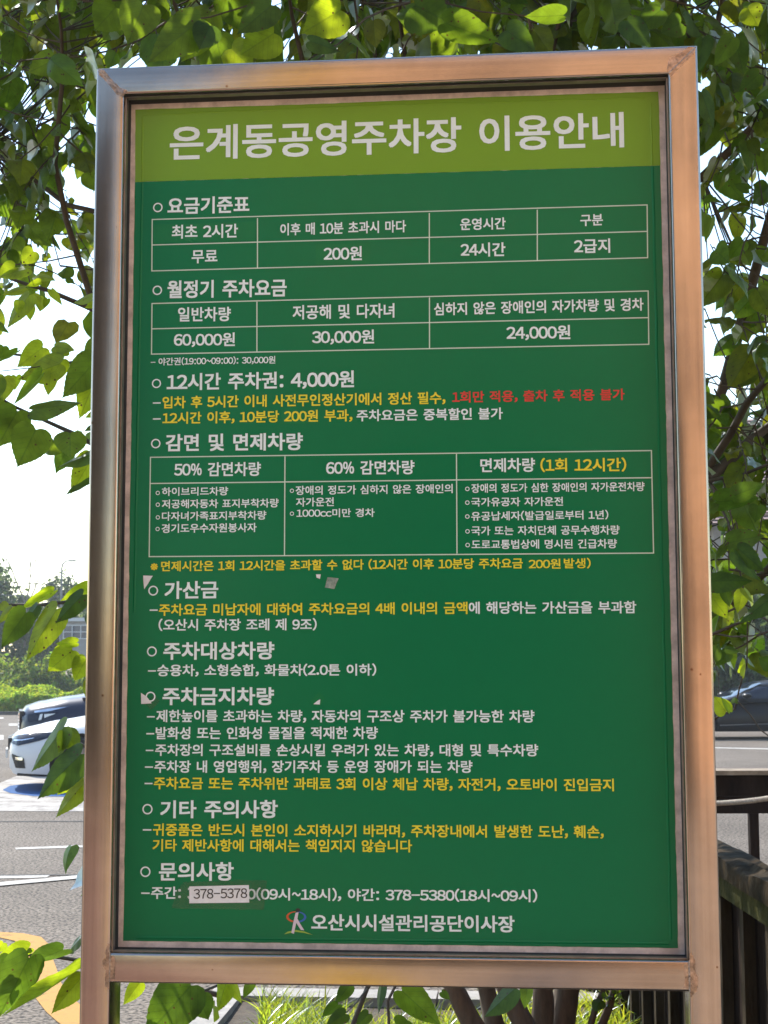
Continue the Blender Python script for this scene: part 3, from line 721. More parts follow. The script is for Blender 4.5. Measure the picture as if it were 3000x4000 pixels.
# =================================================================== LEAVES
def leaf_outline(n_teeth, teeth):
    key = [(0.0, 0.0), (.10, -.075), (.22, -.105), (.34, -.075), (.43, .0), (.485, .10), (.50, .21), (.485, .33), (.44, .45), (.375, .57), (.295, .68), (.205, .78), (.115, .87), (.05, .945), (0.0, 1.03)]
    if not teeth: return [key[i] for i in (0, 2, 4, 6, 8, 10, 12, 14)]
    out = []
    for i in range(len(key) - 1):
        a, c = key[i], key[i + 1]
        out.append(a)
        if 3 <= i < 13:
            m = ((a[0] + c[0]) / 2, (a[1] + c[1]) / 2)
            d = Vector((c[1] - a[1], -(c[0] - a[0]))).normalized() * .016
            out.append((m[0] + d.x + (c[0] - a[0]) * .22, m[1] + d.y + (c[1] - a[1]) * .22))
    out.append(key[-1]); return out
OUT_HI, OUT_LO = leaf_outline(0, True), leaf_outline(0, False)
class Leaves(MB):
    def __init__(s):
        super().__init__(); s.uv = []; s.col = []
    def add(s, base, d, nrm, length, width, tint=(1, 1, 1), fold=.15, curl=.15, hi=True, rip=0.0, seed=0.0, twist=0.0):
        d = d.normalized(); nrm = (nrm - d * nrm.dot(d)).normalized(); x = d.cross(nrm)
        out = OUT_HI if hi else OUT_LO
        rows = []
        for sgn in (-1, 1):
            cols = []
            for (u, v) in out:
                vm = min(max(v, 0.0), 1.03)
                for k, q in enumerate(((0, vm), (u * .55, vm + (v - vm) * .5 + (0 if v > 0 else 0)), (u, v)) if hi else ((0, vm), (u, v))):
                    uu, vv = q
                    cols.append((sgn * uu, vv))
            i0 = len(s.v); K = 3 if hi else 2
            for (u, v) in cols:
                h = -fold * abs(u) * width + rip * math.sin(v * 9 + seed + u * 5) * abs(u) * width - twist * u * v * width
                p = base + x * (u * width) + d * (v * length * (1 - .12 * curl * v)) + nrm * (h - curl * v * v * length * .6)
                s.v.append(tuple(p)); s.uv.append((u, v)); s.col.append(tint)
            n = len(out)
            for i in range(n - 1):
                for k in range(K - 1):
                    a = i0 + i * K + k; q = (a, a + 1, a + K + 1, a + K)
                    s.f.append(q if sgn > 0 else q[::-1])
TRND = random.Random(9)
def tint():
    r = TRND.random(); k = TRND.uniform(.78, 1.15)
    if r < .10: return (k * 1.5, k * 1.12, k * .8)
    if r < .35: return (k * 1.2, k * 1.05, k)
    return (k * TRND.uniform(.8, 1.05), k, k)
VIEW = lambda p: (p - CAM).normalized()
def hero(L, T, bx, by, tx, ty, w, Y, fold=.22, curl=.12, stem=None, tnt=None, sgn=None, dY=None):
    """a leaf seen clearly in the photo: base and tip pixel, seen width in pixels, distance of the plane it hangs in"""
    Yt = Y + (dY if dY is not None else TRND.uniform(-.03, .03))
    a, c = at(bx, by, Y), at(tx, ty, Yt)
    ln = (c - a).length; pw = w * (a - CAM).length / FPX
    W = max(pw, ln * .62); d = (c - a).normalized()
    vn = -VIEW(a); vn = (vn - d * vn.dot(d)).normalized()
    ang = math.acos(min(1, pw / W)) * (sgn or TRND.choice((-1, 1)))
    nrm = Matrix.Rotation(ang, 3, d) @ vn
    if nrm.z < 0 and abs(ang) < .15: fold = -fold * .6
    L.add(a, d, nrm, ln, W, tnt or tint(), fold, curl * TRND.uniform(.2, 1.2), True, TRND.uniform(0, .10), TRND.uniform(0, 6), TRND.uniform(-.15, .15))
    if stem is not None: T.tube([at(*stem), at(*stem).lerp(a, .5) + Vector((0, 0, .004)), a], .0011, 5)
    return a
def spray(L, T, P, rad, n, size, seed, hi=True, droop=.55, spread=.9, face=.35):
    """leaves set alternately along a twig, each on its own petiole"""
    r = random.Random(seed); P = [Vector(p) for p in P]
    if T is not None: T.tube(P, [rad * (1 - .6 * i / (len(P) - 1)) for i in range(len(P))], 6 if hi else 4, True, .2)
    for i in range(n):
        t = (i + .6) / n * (len(P) - 1); k = min(int(t), len(P) - 2)
        p = P[k].lerp(P[k + 1], t - k); ax = (P[k + 1] - P[k]).normalized()
        side = ax.cross(Vector((0, 0, 1))); side = side.normalized() if side.length > .1 else Vector((1, 0, 0))
        s = 1 if (i + seed) % 2 else -1
        d = (side * s * spread + ax * r.uniform(.1, .8) + Vector((r.uniform(-.35, .35), r.uniform(-.5, .5), r.uniform(-.9, .25) - droop))).normalized()
        pet = p + d * size * r.uniform(.18, .34) + Vector((0, 0, size * .08))
        nr = Vector((r.uniform(-.8, .8), r.uniform(-.8, .8) - face, r.uniform(.1, 1.0)))
        if nr.cross(d).length < .2: nr += Vector((.5, .2, .1))
        q = size * r.uniform(.45, 1.3)
        L.add(pet, d, nr, q, q * r.uniform(.58, .90), tint(), r.uniform(-.1, .75), r.uniform(-.2, .85), hi, r.uniform(0, .3), r.uniform(0, 6), r.uniform(-.7, .7))
        if T is not None and hi: T.tube([p, p.lerp(pet, .5) + Vector((0, 0, .004)), pet], .0014, 4, False)
def twig_pts(p, d, ln, r, n=5, sag=.25):
    P = [Vector(p)]; d = Vector(d).normalized()
    for i in range(n):
        d = (d + Vector((r.uniform(-.25, .25), r.uniform(-.25, .25), r.uniform(-.2, .2) - sag / n))).normalized()
        P.append(P[-1] + d * ln / n)
    return P

# ---------------------------------------------------------------- mulberry on the left: hanging shoots beside the left post
tree1 = thing('mulberry_tree', 'mulberry with three leaning trunks and leafy shoots hanging left of the sign', 'tree', tuple(vw(.25, 4.3, .08)))
I1 = Matrix.Translation(-tree1.location)
def tobj(name, b, m, root, smooth=None):
    Ti = Matrix.Translation(-root.location); b.v = [tuple(Ti @ Vector(p)) for p in b.v]
    return b.build(name, m, root, smooth)
def trunk(root, pts, rads, n=12):
    b = MB(); P = []; Q = []
    for i in range(len(pts) - 1):
        for k in range(5):
            P.append(Vector(pts[i]).lerp(Vector(pts[i + 1]), k / 5) + Vector((noise.noise((i + k * .2, 1, root.location.x)), noise.noise((i + k * .2, 5, 2)), 0)) * .012); Q.append(rads[i] + (rads[i + 1] - rads[i]) * k / 5)
    P.append(Vector(pts[-1])); Q.append(rads[-1])
    b.tube(P, Q, n, True, .25); return tobj('trunk', b, M['bark'], root, 60)
def px_trunk(root, pxs, Y, z0, rads, top):
    P = [at(x, y, Y) for (x, y) in pxs]; d = (P[0] - P[-1]).normalized()
    lo = P[-1] - d * 0  # continue to the soil
    k = (P[-1].z - z0) / max(.2, d.z); P.append(P[-1] - d * k)
    P = P[::-1] + [Vector(q) for q in top]
    return trunk(root, P, rads)
t1 = px_trunk(tree1, [(1756, 3855), (1854, 4010)], 2.05, .03, [.036, .030, .028, .022, .012], [(.50, 1.95, 1.5), (.28, 1.7, 2.4)])
t2 = px_trunk(tree1, [(1885, 3860), (1930, 4010)], 2.25, .03, [.034, .029, .027, .02, .012], [(.62, 2.1, 1.6), (.5, 1.8, 2.7)])
t3 = px_trunk(tree1, [(1968, 3863), (2046, 4010)], 2.0, .03, [.036, .031, .029, .02, .012], [(.72, 1.9, 1.6), (.74, 1.6, 2.8)])
H1, T1 = Leaves(), MB()
Z3 = lambda x, y: (x * .452, 1000 + y * .452)
Z4 = lambda x, y: (x * .452, 2000 + y * .452)
Z5 = lambda x, y: (x * .452, 3000 + y * .452)
C_ = lambda x, y: (x * 340 / 1367, 2650 + y * 340 / 1367)
LIT, MID, SHADE = (2.2, 1.9, 1.1), (1.0, 1.05, 1), (.55, .66, .9)  # leaf light painted into the tint: backlit glow, plain green, shade
def hz(F, bx, by, tx, ty, w, Y, k=.452, **kw):
    a = F(bx, by); c = F(tx, ty); hero(H1, T1, a[0], a[1], c[0], c[1], w * k, Y, **kw)
LIMBS = {}
def limb(T, pxs, Y0, Y1, r0, r1, n=7):
    N = len(pxs); P = [at(x, y, Y0 + (Y1 - Y0) * i / (N - 1)) for i, (x, y) in enumerate(pxs)]
    T.tube(P, [r0 + (r1 - r0) * i / (N - 1) for i in range(N)], n, True, .2)
    LIMBS.setdefault(id(T), []).extend(P[i].lerp(P[i + 1], k / 4) for i in range(N - 1) for k in range(4)); return P
# shoots (pixel paths that continue behind the panel to the trunks)
limb(T1, [(1150, 1500), (700, 1320), (365, 1210), (190, 1135), (120, 1115), (45, 1090), (-60, 1030)], 1.3, .75, .008, .0022)
limb(T1, [(120, 1115), (105, 1050), (95, 1020)], .75, .72, .0015, .001, 5)
limb(T1, [(900, 1500), (364, 1413), (220, 1420), (80, 1387), (-60, 1370)], 1.2, .62, .006, .0016)
limb(T1, [(220, 1420), (135, 1435), (0, 1450)], .62, .6, .0014, .001, 5)
limb(T1, [(1100, 2000), (700, 1850), (362, 1735), (280, 1690), (180, 1645), (60, 1590), (-60, 1520)], 1.2, .55, .008, .002)
limb(T1, [(1100, 2500), (600, 2380), (350, 2330), (250, 2352), (150, 2364), (40, 2362), (-80, 2350)], 1.2, .45, .007, .0018)
limb(T1, [(900, 2700), (420, 2620), (325, 2575), (285, 2545)], 1.0, .45, .004, .0012, 5)
limb(T1, [(900, 3150), (420, 2970), (330, 2915), (255, 2860)], 1.0, .42, .005, .0014, 5)
limb(T1, [(900, 3300), (420, 3110), (320, 3040), (280, 3015)], 1.0, .42, .004, .0012, 5)
limb(T1, [(900, 3900), (420, 3775), (310, 3752), (230, 3740), (110, 3730), (20, 3705), (-60, 3640)], 1.0, .45, .006, .0016)
limb(T1, [(1100, 3700), (900, 3830), (770, 3880), (690, 3922)], .9, .5, .004, .0012, 5)
limb(T1, [(1480, 3780), (1434, 3860), (1376, 4010), (1350, 4100)], 1.0, .95, .005, .006, 7)
limb(T1, [(1545, 3850), (1515, 3910), (1520, 4010)], .9, .9, .003, .003, 6)
limb(T1, [(1434, 3862), (1380, 3930), (1340, 3965)], .95, .7, .0018, .001, 5)
limb(T1, [(400, 3000), (430, 1400), (260, 860), (215, 640), (245, 300), (240, 120), (215, -60)], 1.7, 1.2, .011, .003)
limb(T1, [(700, 900), (260, 800), (130, 700), (0, 610), (-80, 560)], 1.6, 1.9, .008, .004)
limb(T1, [(1500, 900), (1180, 230), (1140, 60), (1120, -80)], 1.2, .9, .008, .003)
limb(T1, [(1000, 600), (820, 240), (700, 60), (640, -80)], 1.2, 1.0, .008, .003)
limb(T1, [(1500, 600), (1460, 170), (1400, -60)], 1.2, 1.1, .006, .003)
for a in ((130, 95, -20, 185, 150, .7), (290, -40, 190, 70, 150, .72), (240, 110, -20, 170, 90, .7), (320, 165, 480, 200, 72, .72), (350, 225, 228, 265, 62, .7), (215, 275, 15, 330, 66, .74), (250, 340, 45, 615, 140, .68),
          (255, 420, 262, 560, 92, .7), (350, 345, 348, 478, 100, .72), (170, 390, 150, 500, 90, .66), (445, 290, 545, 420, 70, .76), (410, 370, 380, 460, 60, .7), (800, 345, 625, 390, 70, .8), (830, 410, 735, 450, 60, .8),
          (470, 780, 640, 805, 110, .62), (585, 820, 500, 850, 80, .63)): hz(Z3, *a, tnt=LIT)
for a in ((370, 790, 150, 960, 200, .66), (520, 930, 150, 1060, 230, .60), (530, 900, 490, 1090, 150, .64), (440, 1010, 415, 1205, 125, .58), (140, 1040, 130, 1165, 95, .66), (40, 1040, 15, 1265, 180, .62), (830, 1050, 690, 1405, 230, .60), (850, 1350, 735, 1400, 60, .6)): hz(Z3, *a, tnt=LIT)
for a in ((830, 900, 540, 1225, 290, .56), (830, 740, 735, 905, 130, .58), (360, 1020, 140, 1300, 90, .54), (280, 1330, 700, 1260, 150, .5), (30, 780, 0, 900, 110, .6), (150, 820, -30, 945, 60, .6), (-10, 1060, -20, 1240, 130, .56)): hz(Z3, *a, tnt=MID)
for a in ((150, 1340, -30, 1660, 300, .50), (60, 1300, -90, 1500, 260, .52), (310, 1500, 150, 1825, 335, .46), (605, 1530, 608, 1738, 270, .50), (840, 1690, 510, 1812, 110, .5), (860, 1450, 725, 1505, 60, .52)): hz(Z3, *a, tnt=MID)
for a in ((800, 1740, 615, 2055, 215, .53),): hz(Z3, *a, tnt=LIT)
hz(Z3, 830, 1940, 570, 2082, 62, .5, tnt=SHADE)
for a in ((790, 650, 525, 775, 125, .5), (460, 685, 190, 865, 90, .52), (490, 840, 205, 1278, 230, .42), (665, 1130, 480, 1150, 90, .40), (625, 1195, 400, 1388, 225, .42), (745, 1270, 640, 1462, 190, .42), (790, 1440, 735, 1590, 110, .45), (10, 790, 70, 860, 90, .5), (100, 820, -20, 960, 80, .48)): hz(Z4, *a, tnt=LIT)
for a in ((715, 715, 478, 955, 160, .38), (225, 870, 10, 1170, 220, .40), (320, 810, 180, 1010, 90, .44), (790, 830, 745, 965, 80, .5)): hz(Z4, *a, tnt=SHADE)
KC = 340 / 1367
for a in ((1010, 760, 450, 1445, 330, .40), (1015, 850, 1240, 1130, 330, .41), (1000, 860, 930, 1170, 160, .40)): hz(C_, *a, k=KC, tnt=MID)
hz(C_, 1270, 1190, 545, 1870, 480, .36, k=KC, tnt=SHADE)
for a in ((1190, 1510, 900, 1830, 290, .40), (1330, 1640, 850, 2160, 300, .38)): hz(C_, *a, k=KC, tnt=LIT)
for a in ((30, 1510, -20, 1600, 90, .40), (250, 1555, -30, 1650, 130, .42), (700, 1815, 440, 2115, 190, .36)): hz(Z5, *a, tnt=LIT)
for a in ((250, 1640, -10, 2170, 320, .34), (80, 1640, -40, 1830, 150, .36), (690, 1475, 570, 1600, 62, .40), (545, 1570, 215, 1715, 150, .38), (270, 1570, 225, 1600, 40, .4)): hz(Z5, *a, tnt=SHADE)
hz(Z5, 700, 1725, 40, 2200, 80, .34, tnt=LIT)
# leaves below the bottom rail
for a in ((745, 3850, 560, 4060, 185, .40, SHADE), (545, 3840, 482, 3925, 60, .46, LIT), (775, 3897, 815, 3985, 95, .42, SHADE), (885, 3835, 845, 3955, 70, .46, LIT), (900, 3840, 945, 3918, 45, .5, LIT), (985, 3835, 950, 3900, 40, .5, MID), (840, 3930, 832, 3995, 26, .44, LIT), (735, 3925, 660, 4020, 40, .45, LIT), (1365, 3850, 1310, 3920, 55, .7, SHADE), (1320, 3925, 1258, 3975, 40, .7, SHADE), (1350, 3960, 1270, 4010, 60, .66, SHADE), (1490, 3850, 1475, 3960, 35, .7, SHADE), (1440, 3960, 1390, 4010, 50, .66, SHADE), (1570, 3870, 1720, 4010, 110, .62, MID), (1590, 3985, 1560, 4030, 90, .6, MID), (1725, 3875, 1758, 3905, 30, .7, SHADE), (2010, 3862, 1890, 3970, 75, .60, SHADE), (2060, 3850, 2050, 3940, 50, .7, MID)):
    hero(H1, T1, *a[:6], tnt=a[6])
# upper left and top of the crown
rnd = random.Random(21)
def fill(L, T, n, X, Yp, D, size, hi, seed0, leaves=(5, 8), ln=.30, face=.35, clump=None):
    r = random.Random(seed0); k = 0
    while k < n:
        px, py, Y = r.uniform(*X), r.uniform(*Yp), r.uniform(*D)
        if clump and noise.noise((px * clump[0], py * clump[0], seed0)) < clump[1]: continue
        p = at(px, py, Y); d = (r.uniform(-1, 1), r.uniform(-.6, .6), r.uniform(-.9, .35))
        if T is not None and id(T) in LIMBS:
            q = min(LIMBS[id(T)], key=lambda v: (v - p).length); c = q.lerp(p, .5) + Vector((0, 0, -.06 * (q - p).length))
            if (q - p).length < 1.1: T.tube([q, q.lerp(c, .6), c.lerp(p, .3), p], [.0024, .0020, .0018, .0017], 5, False)
        spray(L, T, twig_pts(p, d, ln * r.uniform(.7, 1.3), r), .0027, r.randint(*leaves), size * r.uniform(.8, 1.2), seed0 * 1000 + k, hi, face=face); k += 1
fill(H1, T1, 46, (-120, 420), (-60, 560), (1.3, 2.6), .085, True, 31, ln=.32)
fill(H1, T1, 26, (-120, 380), (480, 920), (1.5, 2.8), .075, True, 32, ln=.28)
fill(H1, T1, 5, (-120, 300), (900, 1060), (1.4, 2.0), .07, True, 33, ln=.22)
fill(H1, T1, 58, (250, 1650), (-260, 130), (.7, 2.2), .088, True, 34, ln=.30)
for a in ((780, 80, 580, 240, 150, .5, MID), (560, 20, 500, 170, 150, .6, MID), (905, 190, 990, 270, 120, .62, LIT), (1070, 130, 940, 215, 150, .58, LIT), (1330, 40, 1180, 130, 160, .62, LIT), (1060, 20, 930, 130, 120, .55, SHADE), (700, 60, 770, 200, 130, .52, SHADE), (820, 100, 780, 190, 110, .5, SHADE), (450, 30, 370, 120, 140, .7, MID), (1210, 160, 1330, 200, 60, .5, SHADE)):
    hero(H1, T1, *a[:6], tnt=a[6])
# extra unseen leaves, added high and behind to shade the visible crown
fill(H1, None, 210, (-900, 1800), (-2400, -250), (.5, 2.8), .10, False, 35, (6, 9), .38)
fill(H1, None, 60, (-1500, -170), (-1400, 800), (1.2, 3.2), .10, False, 37, (6, 8), .36)
fill(H1, None, 90, (-900, 1800), (-1700, -300), (2.6, 4.4), .10, False, 38, (6, 9), .38)
fill(H1, None, 40, (500, 1600), (300, 3600), (1.0, 2.4), .085, False, 36, (5, 7), .3)
for z, P in ((0, [(.28, 1.7, 2.4), (-.1, 1.5, 3.0), (-.5, 1.2, 3.6)]), (0, [(.5, 1.8, 2.7), (.4, 1.4, 3.4), (.2, 1.0, 4.0)]), (0, [(.74, 1.6, 2.8), (.9, 1.2, 3.5), (.8, .9, 4.1)]), (0, [(.50, 1.95, 1.5), (.1, 1.5, 1.9), (-.2, 1.1, 2.1)]), (0, [(.62, 2.1, 1.6), (.3, 1.6, 1.3), (.1, 1.2, 1.2)])):
    T1.tube(P, [.014, .01, .005], 8, True, .2)
tobj('crown', H1, M['leaf'], tree1, 180)
tobj('twigs', T1, M['twig'], tree1, 60)

# ---------------------------------------------------------------- mulberry on the right
tree2 = thing('mulberry_tree', 'darker denser mulberry crowding the right edge of the sign', 'tree', tuple(vw(.62, 4.5, .08)))
t4 = px_trunk(tree2, [(2120, 3866), (2118, 4010)], 2.15, .03, [.034, .031, .029, .024, .014], [(.95, 2.1, 1.5), (1.25, 1.9, 2.3)])
t5 = px_trunk(tree2, [(2212, 3866), (2190, 4010)], 2.35, .03, [.046, .040, .038, .026, .014], [(1.1, 2.2, 1.5), (1.0, 1.8, 2.9)])
H2, T2 = Leaves(), MB()
limb(T2, [(2300, 900), (2745, 690), (2860, 580), (2935, 500), (2985, 380), (3050, 300)], 1.7, 1.5, .014, .008, 9)
limb(T2, [(2935, 500), (3010, 460), (3080, 380)], 1.5, 1.5, .010, .006, 8)
limb(T2, [(2300, 2400), (2765, 1830), (2850, 1700), (2920, 1570), (3005, 1470), (3090, 1380)], 1.7, 1.3, .012, .007, 9)
limb(T2, [(2765, 1870), (2870, 1780), (2930, 1720), (3040, 1640)], 1.6, 1.7, .016, .011, 9)
limb(T2, [(2500, 1950), (2800, 1872), (2900, 1855), (3010, 1810)], 1.5, 1.3, .005, .0035)
limb(T2, [(2600, 250), (2790, 140), (2820, 20), (2830, -80)], 1.4, 1.4, .010, .007, 8)
limb(T2, [(2500, 2600), (2790, 2475), (2870, 2440), (3000, 2390)], 1.1, 1.0, .004, .0025)
limb(T2, [(2780, 1900), (2845, 2040), (2870, 2120)], 1.2, 1.1, .003, .0022)
limb(T2, [(2500, 3000), (2820, 2790), (2870, 2770), (2888, 2690), (2918, 2590), (2920, 2430), (3000, 2490)], 1.1, .85, .0024, .0012)
limb(T2, [(2882, 2740), (2930, 2790), (2970, 2850), (3010, 2880)], .88, .8, .0016, .0014, 5)
limb(T2, [(2780, 2560), (2808, 2640), (2808, 2720)], .9, .9, .001, .0008, 5)
limb(T2, [(1700, 900), (1580, 200), (1560, 60), (1570, -80)], 1.2, .9, .006, .003)
limb(T2, [(2100, 700), (2150, 230), (2190, 60), (2240, -80)], 1.3, 1.1, .009, .004)
limb(T2, [(2500, 500), (2430, 200), (2450, 50), (2480, -80)], 1.4, 1.2, .009, .004)
for a in ((2850, 2120, 2990, 2090, 90, .9, SHADE), (2870, 1935, 2990, 1890, 75, .95, SHADE), (2800, 1960, 2970, 1950, 85, 1.0, SHADE), (2960, 1975, 2950, 2040, 65, 1.0, SHADE), (2880, 2140, 2985, 2230, 80, .85, SHADE), (2872, 2160, 2965, 2265, 50, .84, SHADE), (2775, 2270, 2940, 2265, 80, .88, SHADE), (2800, 2250, 2865, 2300, 60, .95, SHADE),
          (2780, 2330, 2845, 2420, 70, 1.0, LIT), (2900, 2310, 2880, 2395, 55, 1.05, LIT), (3020, 2330, 2885, 2430, 62, .85, SHADE), (2770, 1990, 2810, 1970, 45, 1.0, SHADE), (2830, 2300, 2850, 2370, 45, .9, SHADE), (2905, 2300, 2945, 2355, 26, .95, LIT), (2835, 2780, 2790, 2720, 70, .92, LIT), (2850, 2780, 2812, 2722, 24, .9, MID), (2870, 2745, 2870, 2720, 30, .9, MID), (2785, 2570, 2810, 2510, 55, .92, SHADE), (2835, 2535, 2890, 2545, 30, .95, SHADE), (2900, 2620, 2905, 2570, 26, .95, LIT), (3010, 2600, 2965, 2570, 60, .9, SHADE), (2900, 2640, 2915, 2590, 20, .9, LIT),
          (2860, 150, 2790, 260, 75, .8, MID), (2870, 150, 2905, 290, 85, .9, SHADE), (2965, 290, 2885, 360, 70, .9, SHADE), (2745, 150, 2730, 280, 70, .85, SHADE), (2740, 360, 2790, 500, 70, .9, SHADE), (2920, 30, 2960, 100, 90, 1.1, LIT), (2810, 430, 2875, 500, 60, 1.2, (1.9, 1.2, .6)), (2880, 660, 2925, 675, 40, 1.2, MID), (2920, 560, 2930, 670, 50, 1.2, MID), (2980, 590, 2990, 690, 60, 1.2, MID), (2925, 740, 2865, 715, 36, 1.2, SHADE), (2785, 770, 2745, 800, 30, 1.2, MID), (2780, 850, 2760, 950, 40, 1.2, MID)):
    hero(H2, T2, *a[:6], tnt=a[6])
fill(H2, T2, 30, (2700, 3150), (-80, 640), (1.2, 2.6), .085, True, 41, ln=.28)
fill(H2, T2, 8, (2880, 3150), (700, 960), (1.3, 2.4), .08, True, 42, ln=.25)
fill(H2, T2, 9, (2740, 3100), (930, 1330), (1.4, 2.6), .065, True, 43, (3, 5), .26)
fill(H2, T2, 14, (2950, 3250), (1080, 1420), (1.2, 2.4), .08, True, 44, ln=.25)
fill(H2, T2, 26, (2700, 3150), (1430, 1760), (1.3, 2.8), .075, True, 45, ln=.26)
fill(H2, T2, 24, (2700, 3150), (1760, 2080), (1.5, 2.8), .062, True, 46, ln=.24)
fill(H2, T2, 16, (2740, 3150), (2080, 2380), (1.2, 2.4), .085, True, 47, ln=.26)
fill(H2, T2, 4, (2760, 3150), (2380, 2480), (1.2, 2.0), .06, True, 48, (3, 5), .22)
fill(H2, T2, 50, (1550, 2720), (-260, 120), (.8, 2.2), .086, True, 49, ln=.30)
for a in ((1620, 20, 1760, 90, 190, .5, SHADE), (1740, 90, 1950, 170, 120, .48, MID), (2200, 60, 2050, 70, 70, .55, MID), (2450, 80, 2540, 180, 90, .6, SHADE), (2580, 40, 2480, 120, 90, .6, SHADE), (2660, 90, 2580, 130, 90, .7, SHADE), (1980, 120, 2090, 200, 110, .55, SHADE)):
    hero(H2, T2, *a[:6], tnt=a[6])
fill(H2, None, 190, (1800, 3900), (-2200, -250), (.6, 2.8), .10, False, 51, (6, 9), .38)  # unseen leaves added above and behind the sign to shade the right crown
fill(H2, None, 150, (1000, 2650), (-700, 1500), (2.2, 4.2), .095, False, 54, (6, 9), .36)
fill(H2, None, 90, (1500, 3300), (-1700, -300), (2.6, 4.4), .10, False, 55, (6, 9), .38)
fill(H2, None, 150, (-700, 2700), (-1200, -300), (1.8, 3.6), .10, False, 56, (6, 9), .38)
fill(H2, None, 60, (3150, 3800), (0, 2300), (.9, 2.4), .09, False, 52, (6, 8), .34)
fill(H2, None, 26, (1700, 2600), (300, 3000), (1.1, 2.4), .085, False, 53, (5, 7), .3)
for P in ([(1.25, 1.9, 2.3), (1.4, 1.6, 2.9), (1.6, 1.3, 3.5)], [(1.0, 1.8, 2.9), (1.2, 1.4, 3.5), (1.3, 1.1, 4.1)], [(.95, 2.1, 1.5), (1.25, 1.6, 1.7), (1.5, 1.3, 2.0)]):
    T2.tube(P, [.016, .011, .006], 8, True, .2)
tobj('crown', H2, M['leaf'], tree2, 180)
tobj('twigs', T2, M['twig'], tree2, 60)
for i, (px, w_) in enumerate(((2290, 26), (2330, 34))):
    t = thing('sapling', ('thin slanting sapling stem before the dark planks', 'thicker leaning sapling stem close to the dark planks')[i], 'sapling', tuple(at(px, 4060, 2.3)))
    b = MB(); b.tube([at(px - 10, 4600, 2.3), at(px, 4060, 2.3), at(px + 40 + 10 * i, 3930, 2.3), at(px + 70, 3860, 2.3), at(px + 75, 3500, 2.3)], [w_ * .0004, w_ * .0004, w_ * .00036, w_ * .0003, w_ * .0002], 8, True, .2); tobj('stem', b, M['bark'], t, 60)
    L = Leaves(); T_ = MB(); spray(L, T_, [at(px + 40, 3930, 2.3), at(px + 70, 3890, 2.28), at(px + 90, 3850, 2.26)], .0015, 5, .04, 700 + i); tobj('leaves', L, M['leaf'], t, 180)

# ---------------------------------------------------------------- grass
M['grass'] = leaf_mat('grass_blade', (0.07, 0.13, 0.02), (0.55, 0.66, 0.05), 0.55, 0.2)
gb = MB(); gb.uv = []; gb.col = []; rnd = random.Random(3)
def blade(p, h, lean, w):
    k = rnd.uniform(.7, 1.2); c = (k * rnd.uniform(.85, 1.25), k, k * .8); n = 5; sd = Vector((-lean.y, lean.x, 0)); sd = sd.normalized() if sd.length > 1e-4 else Vector((1, 0, 0))
    a = rnd.uniform(0, 6.28); sd = Vector((math.cos(a), math.sin(a), 0)); i0 = len(gb.v)
    for i in range(n + 1):
        t = i / n; q = p + Vector((0, 0, h * t * (1 - .25 * t))) + lean * h * t * t
        ww = w * (1 - t ** 1.6) + .0003
        for s in (-1, 1): gb.v.append(tuple(q + sd * ww * s)); gb.uv.append((.2, .5)); gb.col.append(c)
    for i in range(n):
        a = i0 + 2 * i; gb.f.append((a, a + 1, a + 3, a + 2))
for i in range(9500):
    px = rnd.uniform(1010, 2700) if i % 3 else rnd.uniform(1020, 1800); py = rnd.uniform(3962, 4420)
    p = ground(px, py, .09)
    if noise.noise(p * 2.2) < -.12: continue
    blade(p, rnd.uniform(.07, .20) * (1.35 if rnd.random() < .07 else 1), Vector((rnd.uniform(-.7, .7), rnd.uniform(-.7, .7), 0)), rnd.uniform(.0020, .0050))
for i in range(1200):
    p = ground(rnd.uniform(430, 1010), rnd.uniform(4080, 4500), .09)
    if p.x > isl_l.x + .16: blade(p, rnd.uniform(.04, .12), Vector((rnd.uniform(-.7, .7), rnd.uniform(-.7, .7), 0)), rnd.uniform(.0018, .0035))
tag(gb.build('grass', M['grass'], smooth=180), 'tall bright backlit grass at the foot of the mulberry trunks', 'grass', kind='stuff')
# =================================================================== WOODEN DECK RAILING
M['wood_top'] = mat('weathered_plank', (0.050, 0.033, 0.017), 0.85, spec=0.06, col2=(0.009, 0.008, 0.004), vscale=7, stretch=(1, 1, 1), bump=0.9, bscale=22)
M['wood_sun'] = mat('sunlit_plank_tone', (0.30, 0.24, 0.18), 0.8, spec=0.06, var=0.25, vscale=12, bump=0.4)  # sunlight on the far railing cap is painted as paler timber
M['wood_moss'] = mat('mossy_beam', (0.060, 0.055, 0.016), 0.9, spec=0.06, col2=(0.018, 0.022, 0.006), vscale=9, bump=0.7, bscale=45)
M['wood_dark'] = mat('dark_stained_timber', (0.020, 0.013, 0.010), 0.8, spec=0.06, var=0.45, vscale=10, stretch=(1, 1, .3), bump=0.4)
M['wood_baluster'] = mat('worn_brown_baluster', (0.045, 0.033, 0.020), 0.8, spec=0.06, var=0.35, vscale=14, stretch=(1, 1, .3), bump=0.4)
M['wood_pale'] = mat('pale_green_batten', (0.20, 0.22, 0.13), 0.85, var=0.3, vscale=16, bump=0.4)
def wbox(b, l0, l1, d0, d1, z0, z1, n=1):
    """box in lateral / depth / height, the directions the railing follows"""
    P = [vw(l, d, z) for z in (z0, z1) for (l, d) in ((l0, d0), (l1, d0), (l1, d1), (l0, d1))]
    i = len(b.v); b.v += [tuple(p) for p in P]
    b.f += [tuple(i + k for k in q) for q in ((3, 2, 1, 0), (4, 5, 6, 7), (0, 1, 5, 4), (1, 2, 6, 5), (2, 3, 7, 6), (3, 0, 4, 7))]
rail = thing('wooden_railing', 'weathered dark timber deck railing running towards the viewer with a cracked mossy handrail', 'railing', tuple(vw(.95, 5.5, 0)))
